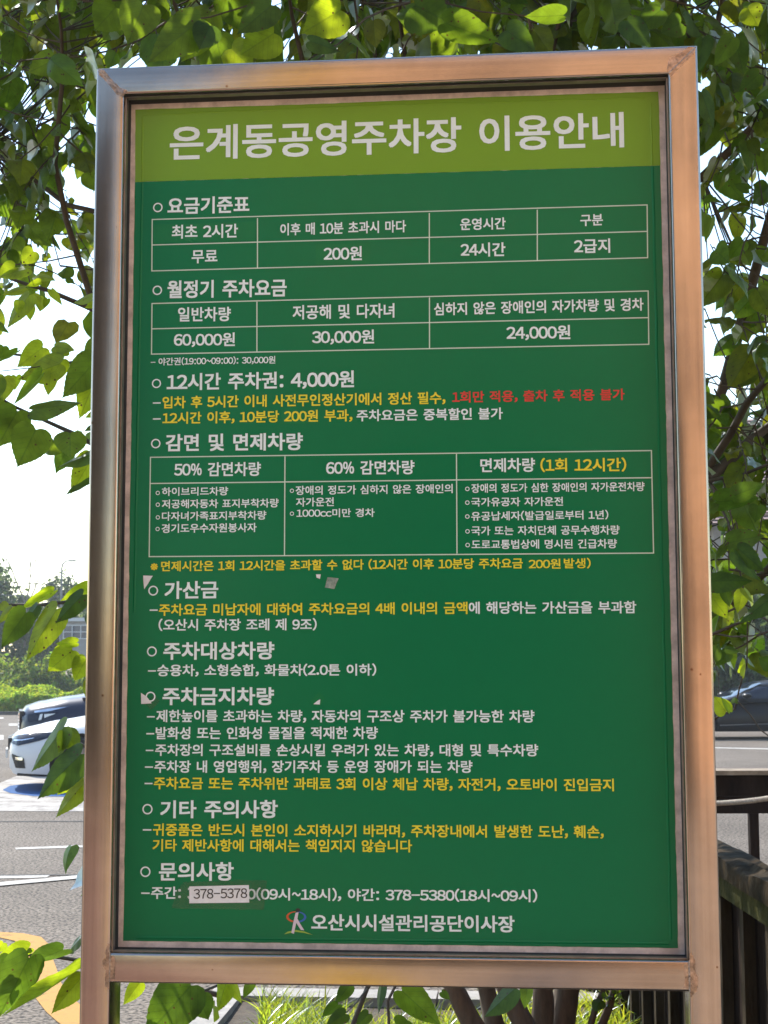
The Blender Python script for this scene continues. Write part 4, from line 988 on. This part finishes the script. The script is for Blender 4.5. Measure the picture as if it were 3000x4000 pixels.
def rough_bar(l0, l1, d0, d1, z0, z1, amp, nd=90, nl=5, seed=0):
    b = MB(); prof = [(l0, z0), (l0, z0 + (z1 - z0) * .5), (l0 + .004, z1 - .004)] + [(l0 + (l1 - l0) * (i + 1) / (nl + 1), z1) for i in range(nl)] + [(l1 - .004, z1 - .004), (l1, z0)]
    n = len(prof)
    for k in range(nd + 1):
        d = d0 + (d1 - d0) * k / nd
        for (l, z) in prof:
            q = Vector((l * 26, d * 2.6, seed)); c = noise.noise(q * 1.0) + .5 * noise.noise(q * 2.7)
            crack = -max(0, .22 - abs(noise.noise(Vector((l * 34, d * 1.3, seed + 4))))) * .09 * (noise.noise(Vector((d * 1.6, 2, seed))) > -.1)
            b.v.append(tuple(vw(l + amp * .5 * noise.noise(q + Vector((9, 9, 9))), d, z + amp * c + (crack if z > z1 - .006 else 0))))
    for k in range(nd):
        for j in range(n):
            a, c = k * n + j, k * n + (j + 1) % n; b.f.append((a, c, c + n, a + n))
    b.f.append(tuple(range(n))[::-1]); b.f.append(tuple(nd * n + j for j in range(n))); return b
tobj('handrail', rough_bar(.905, 1.005, 2.6, 7.55, .942, 1.0, .004), M['wood_top'], rail, 50)
tobj('handrail', rough_bar(.918, .990, 2.6, 7.55, .885, .9395, .0025, seed=7), M['wood_moss'], rail, 50)
d = 2.95; i = 0
while d < 7.5:
    b = MB(); w_ = .235
    wbox(b, .962 + .004 * (i % 2), .984 + .004 * (i % 2), d, d + w_, .02, .883); tobj('plank', b, M['wood_dark'], rail)
    b = MB(); wbox(b, .928, .958, d + w_ - .012, d + w_ + .024, .02, .8845); tobj('baluster', b, M['wood_baluster'], rail)
    d += .262; i += 1
b = MB(); wbox(b, .94, 1.03, 7.57, 7.66, .0, 1.03); tobj('post', b, M['wood_dark'], rail)
rail2 = thing('wooden_railing', 'dark timber railing crossing behind the sign with a sunlit cap and open balusters', 'railing', tuple(vw(2.3, 7.62, 0)))
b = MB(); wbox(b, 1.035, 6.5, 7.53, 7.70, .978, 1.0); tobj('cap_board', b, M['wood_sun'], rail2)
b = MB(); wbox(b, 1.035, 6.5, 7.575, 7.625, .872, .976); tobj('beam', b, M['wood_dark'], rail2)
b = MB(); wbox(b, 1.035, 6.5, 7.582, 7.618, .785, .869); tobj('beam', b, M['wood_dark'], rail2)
for i in range(13):
    l = 1.42 + i * .405; b = MB(); wbox(b, l, l + .045, 7.585, 7.63, 0, .784); tobj('baluster', b, M['wood_dark'], rail2)
M['rope'] = mat('pale_twisted_rope', (0.55, 0.47, 0.38), 0.9, var=0.25, vscale=90, bump=0.4, bscale=400)  # pale rope fibre with fine mottling
rb = MB(); A, B = at(2720, 3141, 4.7), at(3240, 3066, 4.4)
for s in range(3):
    P = []
    for k in range(161):
        t = k / 160; p = A.lerp(B, t) - Vector((0, 0, .02 * math.sin(math.pi * t))); a = t * 120 + s * 2.094
        P.append(p + (Vector((0, 0, 1)) * math.cos(a) + Vector((0, 1, 0)) * math.sin(a)) * .0062)
    rb.tube(P, .0066, 6)
tag(rb.build('rope', M['rope'], smooth=180), 'twisted pale rope strung in front of the far timber railing', 'rope')

# =================================================================== CARS
M['car_white'] = mat('white_car_paint', (0.60, 0.61, 0.62), 0.35, spec=0.4, coat=0.25)
M['car_navy'] = mat('navy_car_paint', (0.006, 0.010, 0.030), 0.3, spec=0.35, coat=0.35)
M['car_black'] = mat('dark_car_paint', (0.003, 0.003, 0.004), 0.35, spec=0.2)
M['glass'] = mat('tinted_car_glass', (0.010, 0.014, 0.028), 0.06, spec=0.5)
M['lamp'] = mat('headlamp_glass', (0.010, 0.014, 0.028), 0.15, spec=0.4)
M['chrome'] = mat('chrome', (0.7, 0.72, 0.75), 0.12, 1.0)
M['tyre'] = mat('tyre_rubber', (0.012, 0.012, 0.012), 0.85)
M['alloy'] = mat('wheel_alloy', (0.30, 0.31, 0.33), 0.35, 0.9)
M['black_trim'] = mat('black_plastic', (0.008, 0.008, 0.009), 0.5)
M['plate'] = mat('white_plate', (0.65, 0.67, 0.66), 0.5)
def lerpt(T, x):
    if x <= T[0][0]: return T[0][1]
    for (a, c) in zip(T, T[1:]):
        if x <= c[0]:
            t = (x - a[0]) / (c[0] - a[0]); t2 = t * t * (3 - 2 * t) * .5 + t * .5; return a[1] + (c[1] - a[1]) * t2
    return T[-1][1]
class Car:
    def __init__(s, name, label, loc, rz, spec, paint):
        s.S = spec; s.root = thing(name, label, 'car', loc, rz, 'cars in the car park'); s.paint = paint
        s.lower(); s.upper(); s.wheels()
    def half(s, x, z):
        zs, zt = lerpt(s.S['sill'], x), lerpt(s.S['top'], x); t = min(max((z - zs) / (zt - zs), 0), .9999); p = s.S.get('p', 4.2)
        return lerpt(s.S['plan'], x) * (1 - t ** p) ** (1 / p) * (.93 + .07 * min(1, t / .3)) 
    def ghalf(s, x, z):
        zb = s.S['belt'] - .06; zt = lerpt(s.S['roof'], x); t = min(max((z - zb) / max(.02, zt - zb), 0), .9999); w = lerpt(s.S['gplan'], x)
        return w * (1 - t ** 5) ** .2 * (1 - .17 * (z - zb) / .5)
    def loft(s, xs, zlo, zhi, half, n=16):
        b = MB(); 
        for x in xs:
            lo, hi = zlo(x), zhi(x); ring = []
            for k in range(n + 1):
                a = math.pi / 2 * k / n; t = math.sin(a) ** .62 if k else 0.0
                z = lo + (hi - lo) * min(t, .99995); ring.append((half(x, z), z))
            ring[-1] = (0.0, hi)
            pts = [(y, z) for (y, z) in ring] + [(-y, z) for (y, z) in ring[-2::-1]]
            b.v += [(x, y, z) for (y, z) in pts]
        m = 2 * n + 1
        for i in range(len(xs) - 1):
            for j in range(m - 1):
                a = i * m + j; b.f.append((a, a + 1, a + m + 1, a + m))
            b.f.append((i * m + m - 1, i * m, i * m + m, i * m + 2 * m - 1))
        b.f.append(tuple(range(m))[::-1]); b.f.append(tuple((len(xs) - 1) * m + j for j in range(m))); return b
    def lower(s):
        L = s.S['len']; xs = [0, .02, .05, .09, .14, .2, .28, .37, .47, .58, .7] + [.7 + (L - 1.1) * i / 30 for i in range(1, 31)] + [L - .3, L - .2, L - .12, L - .05, L]
        b = s.loft(xs, lambda x: lerpt(s.S['sill'], x), lambda x: lerpt(s.S['top'], x), s.half)
        o = b.build('body', [s.paint, M['black_trim']], s.root, None)
        cuts = []
        for (x) in s.S['axles']:
            for sg in (-1, 1):
                c = MB(); c.lathe([(0, 0), (s.S['wr'] + .055, 0), (s.S['wr'] + .055, .34), (0, .34)], 36, Matrix.Translation((x, .62 if sg > 0 else -.96, s.S['wr'])))
                co = c.build('cut', M['black_trim']); bmx = bmesh.new(); bmx.from_mesh(co.data); bmesh.ops.remove_doubles(bmx, verts=bmx.verts, dist=1e-5); bmesh.ops.recalc_face_normals(bmx, faces=bmx.faces); bmx.to_mesh(co.data); bmx.free()
                md = o.modifiers.new('arch', 'BOOLEAN'); md.operation = 'DIFFERENCE'; md.object = co; md.solver = 'EXACT'; cuts.append(co)
        bm = bmesh.new(); bm.from_mesh(o.data); bmesh.ops.recalc_face_normals(bm, faces=bm.faces); bm.to_mesh(o.data); bm.free()
        for c in cuts: c.parent = s.root
        dg = bpy.context.evaluated_depsgraph_get(); dg.update()
        me = bpy.data.meshes.new_from_object(o.evaluated_get(dg)); o.modifiers.clear(); o.data = me
        for c in cuts: bpy.data.objects.remove(c)
        me.polygons.foreach_set('use_smooth', [True] * len(me.polygons)); me.set_sharp_from_angle(angle=R(38))
    def upper(s):
        G = s.S['roof']; x0, x1 = G[0][0], G[-1][0]
        xs = [x0 + (x1 - x0) * i / 44 for i in range(45)]
        b = s.loft(xs, lambda x: s.S['belt'] - .06, lambda x: max(lerpt(G, x), s.S['belt'] - .05), s.ghalf)
        b.build('roof', s.paint, s.root, 50)
        zb = s.S['belt'] + .03
        for (xa, xb, xc, xd, z1) in s.S['windows']:        # bottom front, bottom rear, top rear, top front
            for sg in (-1, 1): s.patch('window', [(xa, zb), (xb, zb), (xc, z1), (xd, z1)], M['glass'], sg, s.ghalf, .006)
        # windscreen follows the roof line
        b = MB(); nx, ny = 14, 12; a, c = s.S['screen']
        for i in range(nx + 1):
            x = a + (c - a) * i / nx; z = lerpt(G, x)
            for j in range(ny + 1):
                v = -1 + 2 * j / ny; y = v * (lerpt(s.S['gplan'], x) * (1 - .17 * (z - s.S['belt'] + .06) / .5) - .09)
                b.v.append((x - .012, y, z + .008 - .03 * abs(v) ** 3))
        for i in range(nx):
            for j in range(ny):
                q = i * (ny + 1) + j; b.f.append((q, q + 1, q + ny + 2, q + ny + 1))
        b.build('windscreen', M['glass'], s.root, 180)
        for sg in (-1, 1):
            b = MB(); mx = s.S['mirror']; y = sg * (lerpt(s.S['gplan'], mx) + .13)
            b.lathe([(0.0, -.10), (.05, -.095), (.085, -.04), (.09, .05), (.075, .095), (0, .10)], 14, Matrix.Translation((mx, y, s.S['belt'] + .10)) @ Matrix.Diagonal((1.25, 1, .8, 1)))
            b.tube([(mx + .03, y - sg * .2, s.S['belt'] + .01), (mx + .02, y, s.S['belt'] + .07)], .025, 6)
            b.build('mirror', s.paint, s.root, 50)
    def patch(s, name, poly, m, sg, half, off, n=12):
        """a panel, lamp or pane that follows the body: corner list in side view (x, z)"""
        b = MB(); k = len(poly) // 2; top = poly[k:][::-1]; bot = poly[:k]
        def along(P, u):
            q = u * (len(P) - 1); i = min(int(q), len(P) - 2); t = q - i; return (P[i][0] + (P[i + 1][0] - P[i][0]) * t, P[i][1] + (P[i + 1][1] - P[i][1]) * t)
        for i in range(n + 1):
            c, d_ = along(bot, i / n), along(top, i / n)
            for j in range(5):
                t = j / 4; x, z = c[0] + (d_[0] - c[0]) * t, c[1] + (d_[1] - c[1]) * t
                b.v.append((x - off * .4, sg * (half(x, z) + off), z))
        for i in range(n):
            for j in range(4):
                a = i * 5 + j; q = (a, a + 5, a + 6, a + 1); b.f.append(q if sg < 0 else q[::-1])
        return b.build(name, m, s.root, 180)
    def wheels(s):
        r = s.S['wr']
        for x in s.S['axles']:
            for sg in (-1, 1):
                b = MB(); b.lathe([(r * .66, .10), (r * .93, .11), (r, .06), (r, -.08), (r * .9, -.11), (r * .6, -.11)], 32, Matrix.Translation((x, sg * s.S['track'], r)) @ Matrix.Diagonal((1, sg, 1, 1)))
                w_ = b.build('wheel', M['tyre'], s.root, 40)
                b = MB(); T_ = Matrix.Translation((x, sg * s.S['track'], r)) @ Matrix.Diagonal((1, sg, 1, 1))
                b.lathe([(r * .68, .09), (r * .66, .105), (r * .62, .09), (r * .6, .0), (0, .0)], 32, T_)
                b.lathe([(0, .085), (r * .14, .085), (r * .15, .04)], 16, T_)
                for k in range(10):
                    a = k * .6283; q = [T_ @ Vector((rr_ * math.cos(a + da), h, rr_ * math.sin(a + da))) for (rr_, da, h) in ((r * .1, -.28, .085), (r * .64, -.05, .095), (r * .64, .05, .095), (r * .1, .28, .085))]
                    b.poly(q)
                b.build('rim', M['alloy'], w_, 40)
SED = dict(len=4.9, sill=[(0, .30), (.06, .22), (.3, .19), (1.2, .2), (4.6, .2), (4.9, .36)], top=[(0, .60), (.03, .68), (.1, .735), (.25, .785), (.6, .86), (1.1, .93), (1.6, .985), (2.2, 1.0), (4.0, 1.02), (4.5, 1.02), (4.82, .97), (4.9, .8)],
           plan=[(0, .58), (.04, .68), (.12, .78), (.28, .86), (.6, .915), (1.2, .93), (3.8, .93), (4.5, .89), (4.8, .8), (4.9, .7)], belt=.98, roof=[(1.35, .94), (1.7, 1.08), (2.1, 1.27), (2.45, 1.41), (2.9, 1.465), (3.4, 1.45), (3.8, 1.36), (4.2, 1.18), (4.5, 1.0)],
           gplan=[(1.35, .74), (1.9, .84), (2.6, .87), (3.6, .86), (4.5, .72)], windows=[(1.80, 2.72, 2.72, 2.42, 1.385), (2.80, 3.62, 3.50, 2.80, 1.385)], screen=(1.45, 2.42), mirror=1.95, axles=(.88, 3.82), wr=.335, track=.80, p=4.2)
VAN = dict(len=5.1, sill=[(0, .34), (.06, .26), (.3, .22), (4.8, .22), (5.1, .4)], top=[(0, .78), (.03, .93), (.1, 1.0), (.3, 1.06), (.7, 1.13), (1.1, 1.18), (1.5, 1.20), (4.9, 1.2), (5.1, 1.0)],
           plan=[(0, .66), (.04, .76), (.12, .86), (.28, .93), (.6, .97), (1.2, .99), (4.6, .98), (5.0, .92), (5.1, .86)], belt=1.17, roof=[(.88, 1.10), (1.2, 1.22), (1.6, 1.44), (1.95, 1.63), (2.4, 1.745), (3.2, 1.77), (4.4, 1.72), (4.8, 1.55), (5.05, 1.15)],
           gplan=[(.88, .80), (1.6, .90), (2.6, .93), (4.4, .91), (5.05, .86)], windows=[(1.75, 2.75, 2.75, 2.15, 1.64), (2.85, 4.6, 4.4, 2.85, 1.64)], screen=(.98, 2.1), mirror=1.72, axles=(.95, 4.0), wr=.36, track=.85, p=5.0)
def front_of(px, py, z, dep):
    """place so the nose sits on the pixel at that depth"""
    d_ = ray(px, py); h = Vector((d_.x, d_.y, 0)); t = dep / h.dot(FH); p = CAM + d_ * t; return Vector((p.x, p.y, 0))
yaw = math.atan2(RH.y, RH.x)
# white sedan: side towards us, nose to the left and turned a little towards the viewer
c1 = Car('parked_car', 'white sedan parked on the blue patch, nose pointing left, half hidden by the post', front_of(-38, 2960, .5, 18.9) + Vector((0, .75, 0)), yaw + R(13), SED, M['car_white'])
sg = -1
c1.patch('headlight', [(.015, .60), (.10, .575), (.36, .635), (.66, .735), (.66, .742), (.32, .735), (.10, .70), (.015, .675)], M['lamp'], sg, c1.half, .006, 18)
c1.patch('headlight_trim', [(.02, .680), (.12, .703), (.32, .735), (.32, .745), (.12, .717), (.02, .690)], M['chrome'], sg, c1.half, .009, 14)
c1.patch('headlight_trim', [(.05, .632), (.16, .640), (.30, .668), (.30, .676), (.16, .652), (.05, .645)], M['chrome'], sg, c1.half, .009, 14)
c1.patch('air_intake', [(.03, .445), (.08, .30), (.20, .295), (.20, .30), (.18, .42), (.03, .475)], M['black_trim'], sg, c1.half, .005, 14)
c1.patch('fog_lamp', [(.075, .40), (.165, .395), (.165, .43), (.075, .435)], M['chrome'], sg, c1.half, .010, 8)
c1.patch('skirt', [(.10, .20), (.5, .19), (.5, .215), (.10, .235)], M['black_trim'], sg, c1.half, .004, 12)
b = MB(); b.box(-.025, .05, -.42, -.06, .52, .66); b.box(-.025, .05, .06, .42, .52, .66); b.build('grille', M['black_trim'], c1.root)
b = MB(); b.box(-.055, -.03, -.26, .26, .40, .51); b.build('number_plate', M['plate'], c1.root)
# navy people carrier behind it
c2 = Car('parked_car', 'navy people carrier behind the white sedan, pale sky glinting on its bonnet', front_of(2, 2830, .7, 21.8) + Vector((0, .85, 0)), yaw + R(14), VAN, M['car_navy'])
c2.patch('headlight', [(.03, .80), (.14, .77), (.30, .80), (.52, .90), (.54, .91), (.30, .90), (.14, .885), (.03, .865)], M['lamp'], sg, c2.half, .006, 18)
c2.patch('headlight_trim', [(.20, .905), (.40, .925), (.66, .985), (.70, .99), (.40, .965), (.20, .93)], M['chrome'], sg, c2.half, .007, 14)
c2.patch('headlight_trim', [(.26, .80), (.30, .805), (.32, .89), (.28, .885)], M['plate'], sg, c2.half, .010, 6)
c2.patch('headlight_trim', [(.34, .83), (.48, .885), (.50, .895), (.34, .885)], M['plate'], sg, c2.half, .010, 6)
gr = MB()
for i in range(7): gr.box(-.028, .05, -.62, .62, .60 + i * .045, .625 + i * .045)
gr.build('grille', M['chrome'], c2.root)
b = MB(); b.box(-.012, .05, -.63, .63, .575, .925); b.build('grille_back', M['black_trim'], c2.root)
# dark sedan on the right
c3 = Car('parked_car', 'dark sedan across the car park on the right, pale sky in its windscreen', front_of(2560, 2790, .6, 33.2), yaw + R(4), SED, M['car_black']); c3.root.scale = (.92, .92, .87)
c3.patch('side_strip', [(1.3, .345), (3.4, .40), (3.4, .425), (1.3, .37)], M['chrome'], sg, c3.half, .006, 12)
c3.patch('side_strip', [(1.5, .90), (4.2, .93), (4.2, .945), (1.5, .915)], M['chrome'], sg, c3.half, .006, 12)
c3.patch('headlight', [(.04, .62), (.30, .64), (.62, .74), (.62, .745), (.30, .71), (.04, .68)], M['lamp'], sg, c3.half, .006, 12)

# =================================================================== FAR SIDE OF THE CAR PARK
M['weed'] = leaf_mat('weed_leaf', (0.12, 0.22, 0.035), (0.62, 0.76, 0.06), 0.55, 0.1)
M['vine'] = leaf_mat('vine_leaf', (0.07, 0.125, 0.03), (0.42, 0.55, 0.06), 0.5, 0.1)
M['far_leaf'] = leaf_mat('far_leaf', (0.045, 0.075, 0.035), (0.17, 0.25, 0.06), 0.45, 0.08)
M['dead_wood'] = mat('bleached_dead_wood', (0.20, 0.17, 0.15), 0.9)
M['house_wall'] = mat('grey_house_wall', (0.30, 0.29, 0.29), 0.9, var=0.1)
M['brown_roof'] = mat('brown_tin_roof', (0.24, 0.17, 0.13), 0.8, var=0.15, vscale=3)
M['pink_tile'] = mat('dusty_pink_roof_tile', (0.36, 0.235, 0.20), 0.85, var=0.2, vscale=2.2, bump=0.3, bscale=8)
M['frame_white'] = mat('white_window_frame', (0.55, 0.57, 0.6), 0.6)
M['pane_far'] = mat('far_window_pane', (0.04, 0.06, 0.10), 0.15)
M['grey_metal'] = mat('grey_lamp_post', (0.20, 0.21, 0.22), 0.5, 0.4)
M['cable'] = mat('black_cable', (0.05, 0.05, 0.055), 0.6)
def leafcloud(surf, n, size, rnd, tnt=None):
    b = MB(); b.uv = []; b.col = []
    for i in range(n):
        p, nr = surf(rnd)
        if p is None: continue
        u = Vector((rnd.uniform(-1, 1), rnd.uniform(-1, 1), rnd.uniform(-1, 1))).normalized()
        nr = (Vector(nr) + u * .9).normalized(); d = nr.cross(Vector((rnd.uniform(-1, 1), rnd.uniform(-1, 1), rnd.uniform(-.4, .4)))).normalized(); w_ = nr.cross(d)
        q = size * rnd.uniform(.55, 1.3); k = rnd.uniform(.7, 1.25); c = (k * rnd.uniform(.9, 1.35), k, k) if tnt is None else tnt(rnd, p)
        b.quad(p - d * q, p - w_ * q * .62 + nr * q * .1, p + d * q, p + w_ * q * .62 + nr * q * .1); b.uv += [(0, 0), (.4, .5), (0, 1), (.4, .5)]; b.col += [c] * 4
    return b
def wtint(rnd, p):
    k = rnd.uniform(.7, 1.25); return (k * rnd.uniform(.75, 1.3), k * rnd.uniform(.95, 1.1), k * .8)
rnd = random.Random(77)
L0, L1 = at(-500, 2780, 49.5).x, at(4200, 2780, 49.5).x
def strip(r):
    x = r.uniform(L0, L1) if r.random() < .35 else r.uniform(at(-80, 2700, 50).x, at(360, 2700, 50).x)
    y = r.uniform(49.3, 52.5); h = (.72 + .5 * noise.noise((x * .55, y * .6, 0)) + .25 * noise.noise((x * 1.9, y, 4))) * min(1, (y - 49.15) / .35 + .25)
    z = h * (1 if r.random() < .6 else r.random()); return Vector((x, y, z)), (0, -.5, .8)
tag(leafcloud(strip, 15000, .085, rnd, wtint).build('weeds', M['weed']), 'low sunlit green weeds along the far edge of the car park', 'weeds', kind='stuff')
kb = MB(); kb.box(L0, L1, 48.85, 49.05, -.1, .12); tag(kb.build('kerb', mat('dark_kerb', (.08, .075, .07), .9)), 'dark kerb below the far weeds', 'kerb', kind='structure')
def mound(name, label, cat, x, y, rx, ry, rz_, n, size, m, r, z0=0.0, tn=None, g=None):
    c = Vector((x, y, z0))
    def sf(q):
        while True:
            u = Vector((q.uniform(-1, 1), q.uniform(-1, .6), q.uniform(0, 1)))
            if .05 < u.length < 1: break
        u.normalize(); rad = (.80 + .38 * noise.noise(u * 2.1 + Vector((x, 0, 0))) + .22 * noise.noise(u * 5.0 + Vector((x, 3, 0)))) * q.uniform(.82, 1.0)
        if noise.noise(u * 6.5 + Vector((x, 9, 1))) < -.38: rad *= .8
        return c + Vector((u.x * rx * rad, u.y * ry * rad, u.z * rz_ * rad)), u
    return tag(leafcloud(sf, n, size, r, tn).build(name, m), label, cat, g)
for i, (px, Y, rx, ry, rz_, lab) in enumerate(((-60, 54.5, 1.8, 1.4, 2.9, 'tallest vine-covered bush at the left edge of the picture'), (95, 54, 1.3, 1.2, 2.3, 'round vine-covered bush with a dark hollow'), (215, 54.5, 1.2, 1.2, 2.15, 'dusky vine-covered bush in front of the brown roof'), (40, 52.9, 1.0, .7, 1.35, 'small bright vine-covered bush low behind the weeds'), (330, 55, 1.2, 1.0, 1.7, 'vine-covered bush partly hidden by the left post'))):
    mound('bush', lab, 'bush', at(px, 2600, Y).x, Y, rx, ry, rz_, 3800, .085, M['vine'], random.Random(90 + i), 0, wtint, 'bushes behind the weeds')
def far_tree(label, px, Y, h, r, trunk_h, n, size, seed, group='trees beyond the car park'):
    x = at(px, 2600, Y).x; t = thing('tree', label, 'tree', (x, Y, 0), 0, group); q = random.Random(seed)
    b = MB(); b.tube([(0, 0, 0), (.05, 0, trunk_h), (.1, .1, h * .75)], [.16, .12, .04], 8)
    blobs = []
    for i in range(16):
        a = q.uniform(0, 6.28); zz = q.uniform(trunk_h * .7, h * .92); rr_ = r * (1 - .6 * abs((zz - h * .5) / (h * .55))) * q.uniform(.25, .95)
        blobs.append((Vector((math.cos(a) * rr_, math.sin(a) * rr_ * .8, zz)), q.uniform(.28, .5) * r))
        b.tube([(.05, 0, min(zz * .7, h * .7)), tuple(blobs[-1][0])], [.05, .015], 5)
    b.build('trunk', M['bark'], t, 60)
    def sf(w):
        c, rad = w.choice(blobs); u = Vector((w.gauss(0, 1), w.gauss(0, 1), w.gauss(0, 1))).normalized()
        rad *= (.8 + .45 * noise.noise(u * 2.3 + c)) * w.uniform(.7, 1.08); return c + Vector((u.x * rad, u.y * rad, u.z * rad * .75)), u + Vector((0, 0, .4))
    leafcloud(sf, n, size, q, lambda w, p: (lambda k: (k * w.uniform(.85, 1.2), k, k * 1.05))(w.uniform(.7, 1.25))).build('crown', M['far_leaf'], t)
for i, a in enumerate((('broad dark tree at the left edge beyond the bushes', -70, 66, 6.6, 3.0, 1.6, 5200, .15), ('hazy feathery tree left of the street lamp', 170, 74, 6.0, 2.2, 1.6, 4200, .15), ('hazy feathery tree around the street lamp', 270, 82, 7.0, 2.6, 2.0, 5200, .15), ('hazy feathery tree right of the street lamp', 372, 78, 6.6, 2.3, 2.0, 4200, .15), ('low dark tree in front of the far building', 230, 66, 3.9, 1.8, .8, 3600, .13),
                       ('hazy green tree behind the dark sedan', 2850, 41, 3.9, 2.2, 1.0, 4200, .15), ('hazy green tree at the right edge behind the dark sedan', 3010, 43, 4.2, 2.4, 1.0, 4200, .15), ('low dark tree left of the pink roof', 2690, 42, 3.6, 2.0, 1.0, 3000, .14))):
    far_tree(*a, seed=200 + i)
# bare tree
bt = thing('bare_tree', 'leafless pale dead tree rising above the vine-covered bushes', 'tree', tuple(at(95, 2620, 68).xy) + (0,))
b = MB(); q = random.Random(12)
def fork(p, d, ln, r, k):
    P = [Vector(p)]; d = Vector(d).normalized()
    for i in range(5):
        d = (d + Vector((q.uniform(-.2, .2), q.uniform(-.15, .15), q.uniform(-.05, .16)))).normalized(); P.append(P[-1] + d * ln / 5)
    b.tube(P, [r * (1 - .55 * i / 5) for i in range(6)], 5)
    if k:
        for j in range(3 if k > 1 else 4):
            e = P[q.choice((3, 4, 5))]; fork(e, d + Vector((q.uniform(-.9, .9), q.uniform(-.5, .5), q.uniform(-.1, .5))), ln * q.uniform(.35, .6), r * .45, k - 1)
b.tube([(0, 0, 0), (.02, 0, 2.0), (0, 0, 4.6)], [.11, .09, .06], 6)
fork((0, 0, 4.5), (-.28, 0, 1), 2.5, .045, 2); fork((0, 0, 4.6), (.02, 0, 1), 2.4, .045, 2); fork((0, 0, 4.5), (.42, 0, 1), 1.9, .045, 2)
b.build('trunk', M['dead_wood'], bt)
# far building, house with a brown roof, house with a pink tiled roof
p = at(236, 2560, 63); fb = thing('building', 'grey two-storey building with a long window band beyond the trees', 'building', (p.x, p.y, 0))
b = MB(); b.box(0, 9, 0, 7, 0, 4.95); b.build('wall', M['house_wall'], fb)
b = MB(); b.box(-.25, 9.25, -.25, 7.25, 4.955, 5.2); b.build('roof', M['frame_white'], fb)
for i in range(4):
    x = .18 + i * 2.2; b = MB(); b.box(x, x + 1.9, -.03, .02, 3.72, 4.72); w_ = b.build('window', M['pane_far'], fb)
    f = MB(); f.box(x, x + 1.9, -.06, -.031, 3.72, 3.79); f.box(x, x + 1.9, -.06, -.031, 4.65, 4.72); f.box(x, x + 1.9, -.06, -.031, 4.2, 4.25)
    for k in range(4): f.box(x + k * .61, x + k * .61 + .06, -.07, -.033, 3.79, 4.65)
    f.build('frame', M['frame_white'], w_)
fb.scale = (.64, .64, .64); fb.location.z = .55
p = at(252, 2700, 57); hs = thing('house', 'small shed under a brown roof behind the bushes', 'shed', (p.x, p.y, 0))
b = MB(); b.box(0, 5, 0, 3, 0, 1.25); b.build('wall', M['wood_dark'], hs)
b = MB(); b.poly([(-.3, -.35, 1.26), (5.3, -.35, 1.26), (5.3, 1.5, 1.85), (-.3, 1.5, 1.85)]); b.poly([(-.3, 1.5, 1.85), (5.3, 1.5, 1.85), (5.3, 3.35, 1.26), (-.3, 3.35, 1.26)])
b.poly([(-.3, -.35, 1.255), (-.3, 3.35, 1.255), (-.3, 1.5, 1.845)]); b.build('roof', M['brown_roof'], hs)
p = at(2700, 2100, 47); ph = thing('house', 'house with a dusty pink tiled roof behind the right-hand mulberry', 'house', (p.x, p.y, 0))
b = MB(); b.box(.6, 9.4, .9, 7, 0, 4.2); b.build('wall', M['house_wall'], ph)
b = MB(); n = 34
for k in range(n):                                     # courses of tiles, each lapping the one below
    t0, t1 = k / n, (k + 1) / n; Z = lambda t: 4.15 + 2.9 * t; Yy = lambda t: 0 + 3.6 * t
    b.quad((0 + 1.1 * t0, Yy(t0), Z(t0) + .03), (10 - 1.1 * t0, Yy(t0), Z(t0) + .03), (10 - 1.1 * t1, Yy(t1), Z(t1)), (0 + 1.1 * t1, Yy(t1), Z(t1)))
b.quad((1.1, 3.6, 7.05), (8.9, 3.6, 7.05), (10, 7.4, 4.15), (0, 7.4, 4.15)); b.poly([(0, 0, 4.15), (1.1, 3.6, 7.05), (0, 7.4, 4.15)]); b.poly([(10, 0, 4.15), (8.9, 3.6, 7.05), (10, 7.4, 4.15)])
o = b.build('roof', M['pink_tile'], ph); ph.scale = (1.5, 1.5, 1.5)
# street lamp and cables
p = at(234, 2600, 62); lp = thing('street_lamp', 'slim grey street lamp curving over the far trees', 'street lamp', (p.x, p.y, 0))
zt = at(234, 2215, 62).z
b = MB(); b.tube([(0, 0, 0), (0, 0, 3), (0, 0, zt), (.05, 0, zt + .16), (.16, 0, zt + .25), (.34, 0, zt + .28)], [.07, .055, .04, .035, .03, .03], 8); b.build('pole', M['grey_metal'], lp, 50)
b = MB(); b.box(.30, .62, -.07, .07, zt + .235, zt + .305); b.build('lamp_head', M['grey_metal'], lp)
for i, (y0, y1, lab) in enumerate(((2236, 2262, 'uppermost thin cable sagging over the far trees'), (2250, 2248, 'middle thin cable over the far trees'), (2298, 2296, 'lowest pale cable in front of the far trees'))):
    A, B = at(-900, y0 - 30, 60), at(1700, y1 + 20, 64); b = MB()
    b.tube([A.lerp(B, k / 20) - Vector((0, 0, .5 * math.sin(math.pi * k / 20))) for k in range(21)], .012, 5); tag(b.build('cable', M['cable'] if i < 2 else M['grey_metal']), lab, 'cable', 'overhead cables')

# =================================================================== HAZE
hz_ = MB(); hz_.box(-140, 140, -45, 180, -1.0, 16)
hm = bpy.data.materials.new('haze'); hm.use_nodes = True; hn = hm.node_tree
hn.nodes.remove(hn.nodes['Principled BSDF']); pv = hn.nodes.new('ShaderNodeVolumePrincipled')
pv.inputs['Color'].default_value = (0.88, 0.92, 0.96, 1); pv.inputs['Density'].default_value = 0.0009; pv.inputs['Anisotropy'].default_value = 0.3
hn.links.new(pv.outputs[0], hn.nodes['Material Output'].inputs['Volume'])
tag(hz_.build('haze', hm), 'thin bright morning haze over the car park', 'haze', kind='stuff')
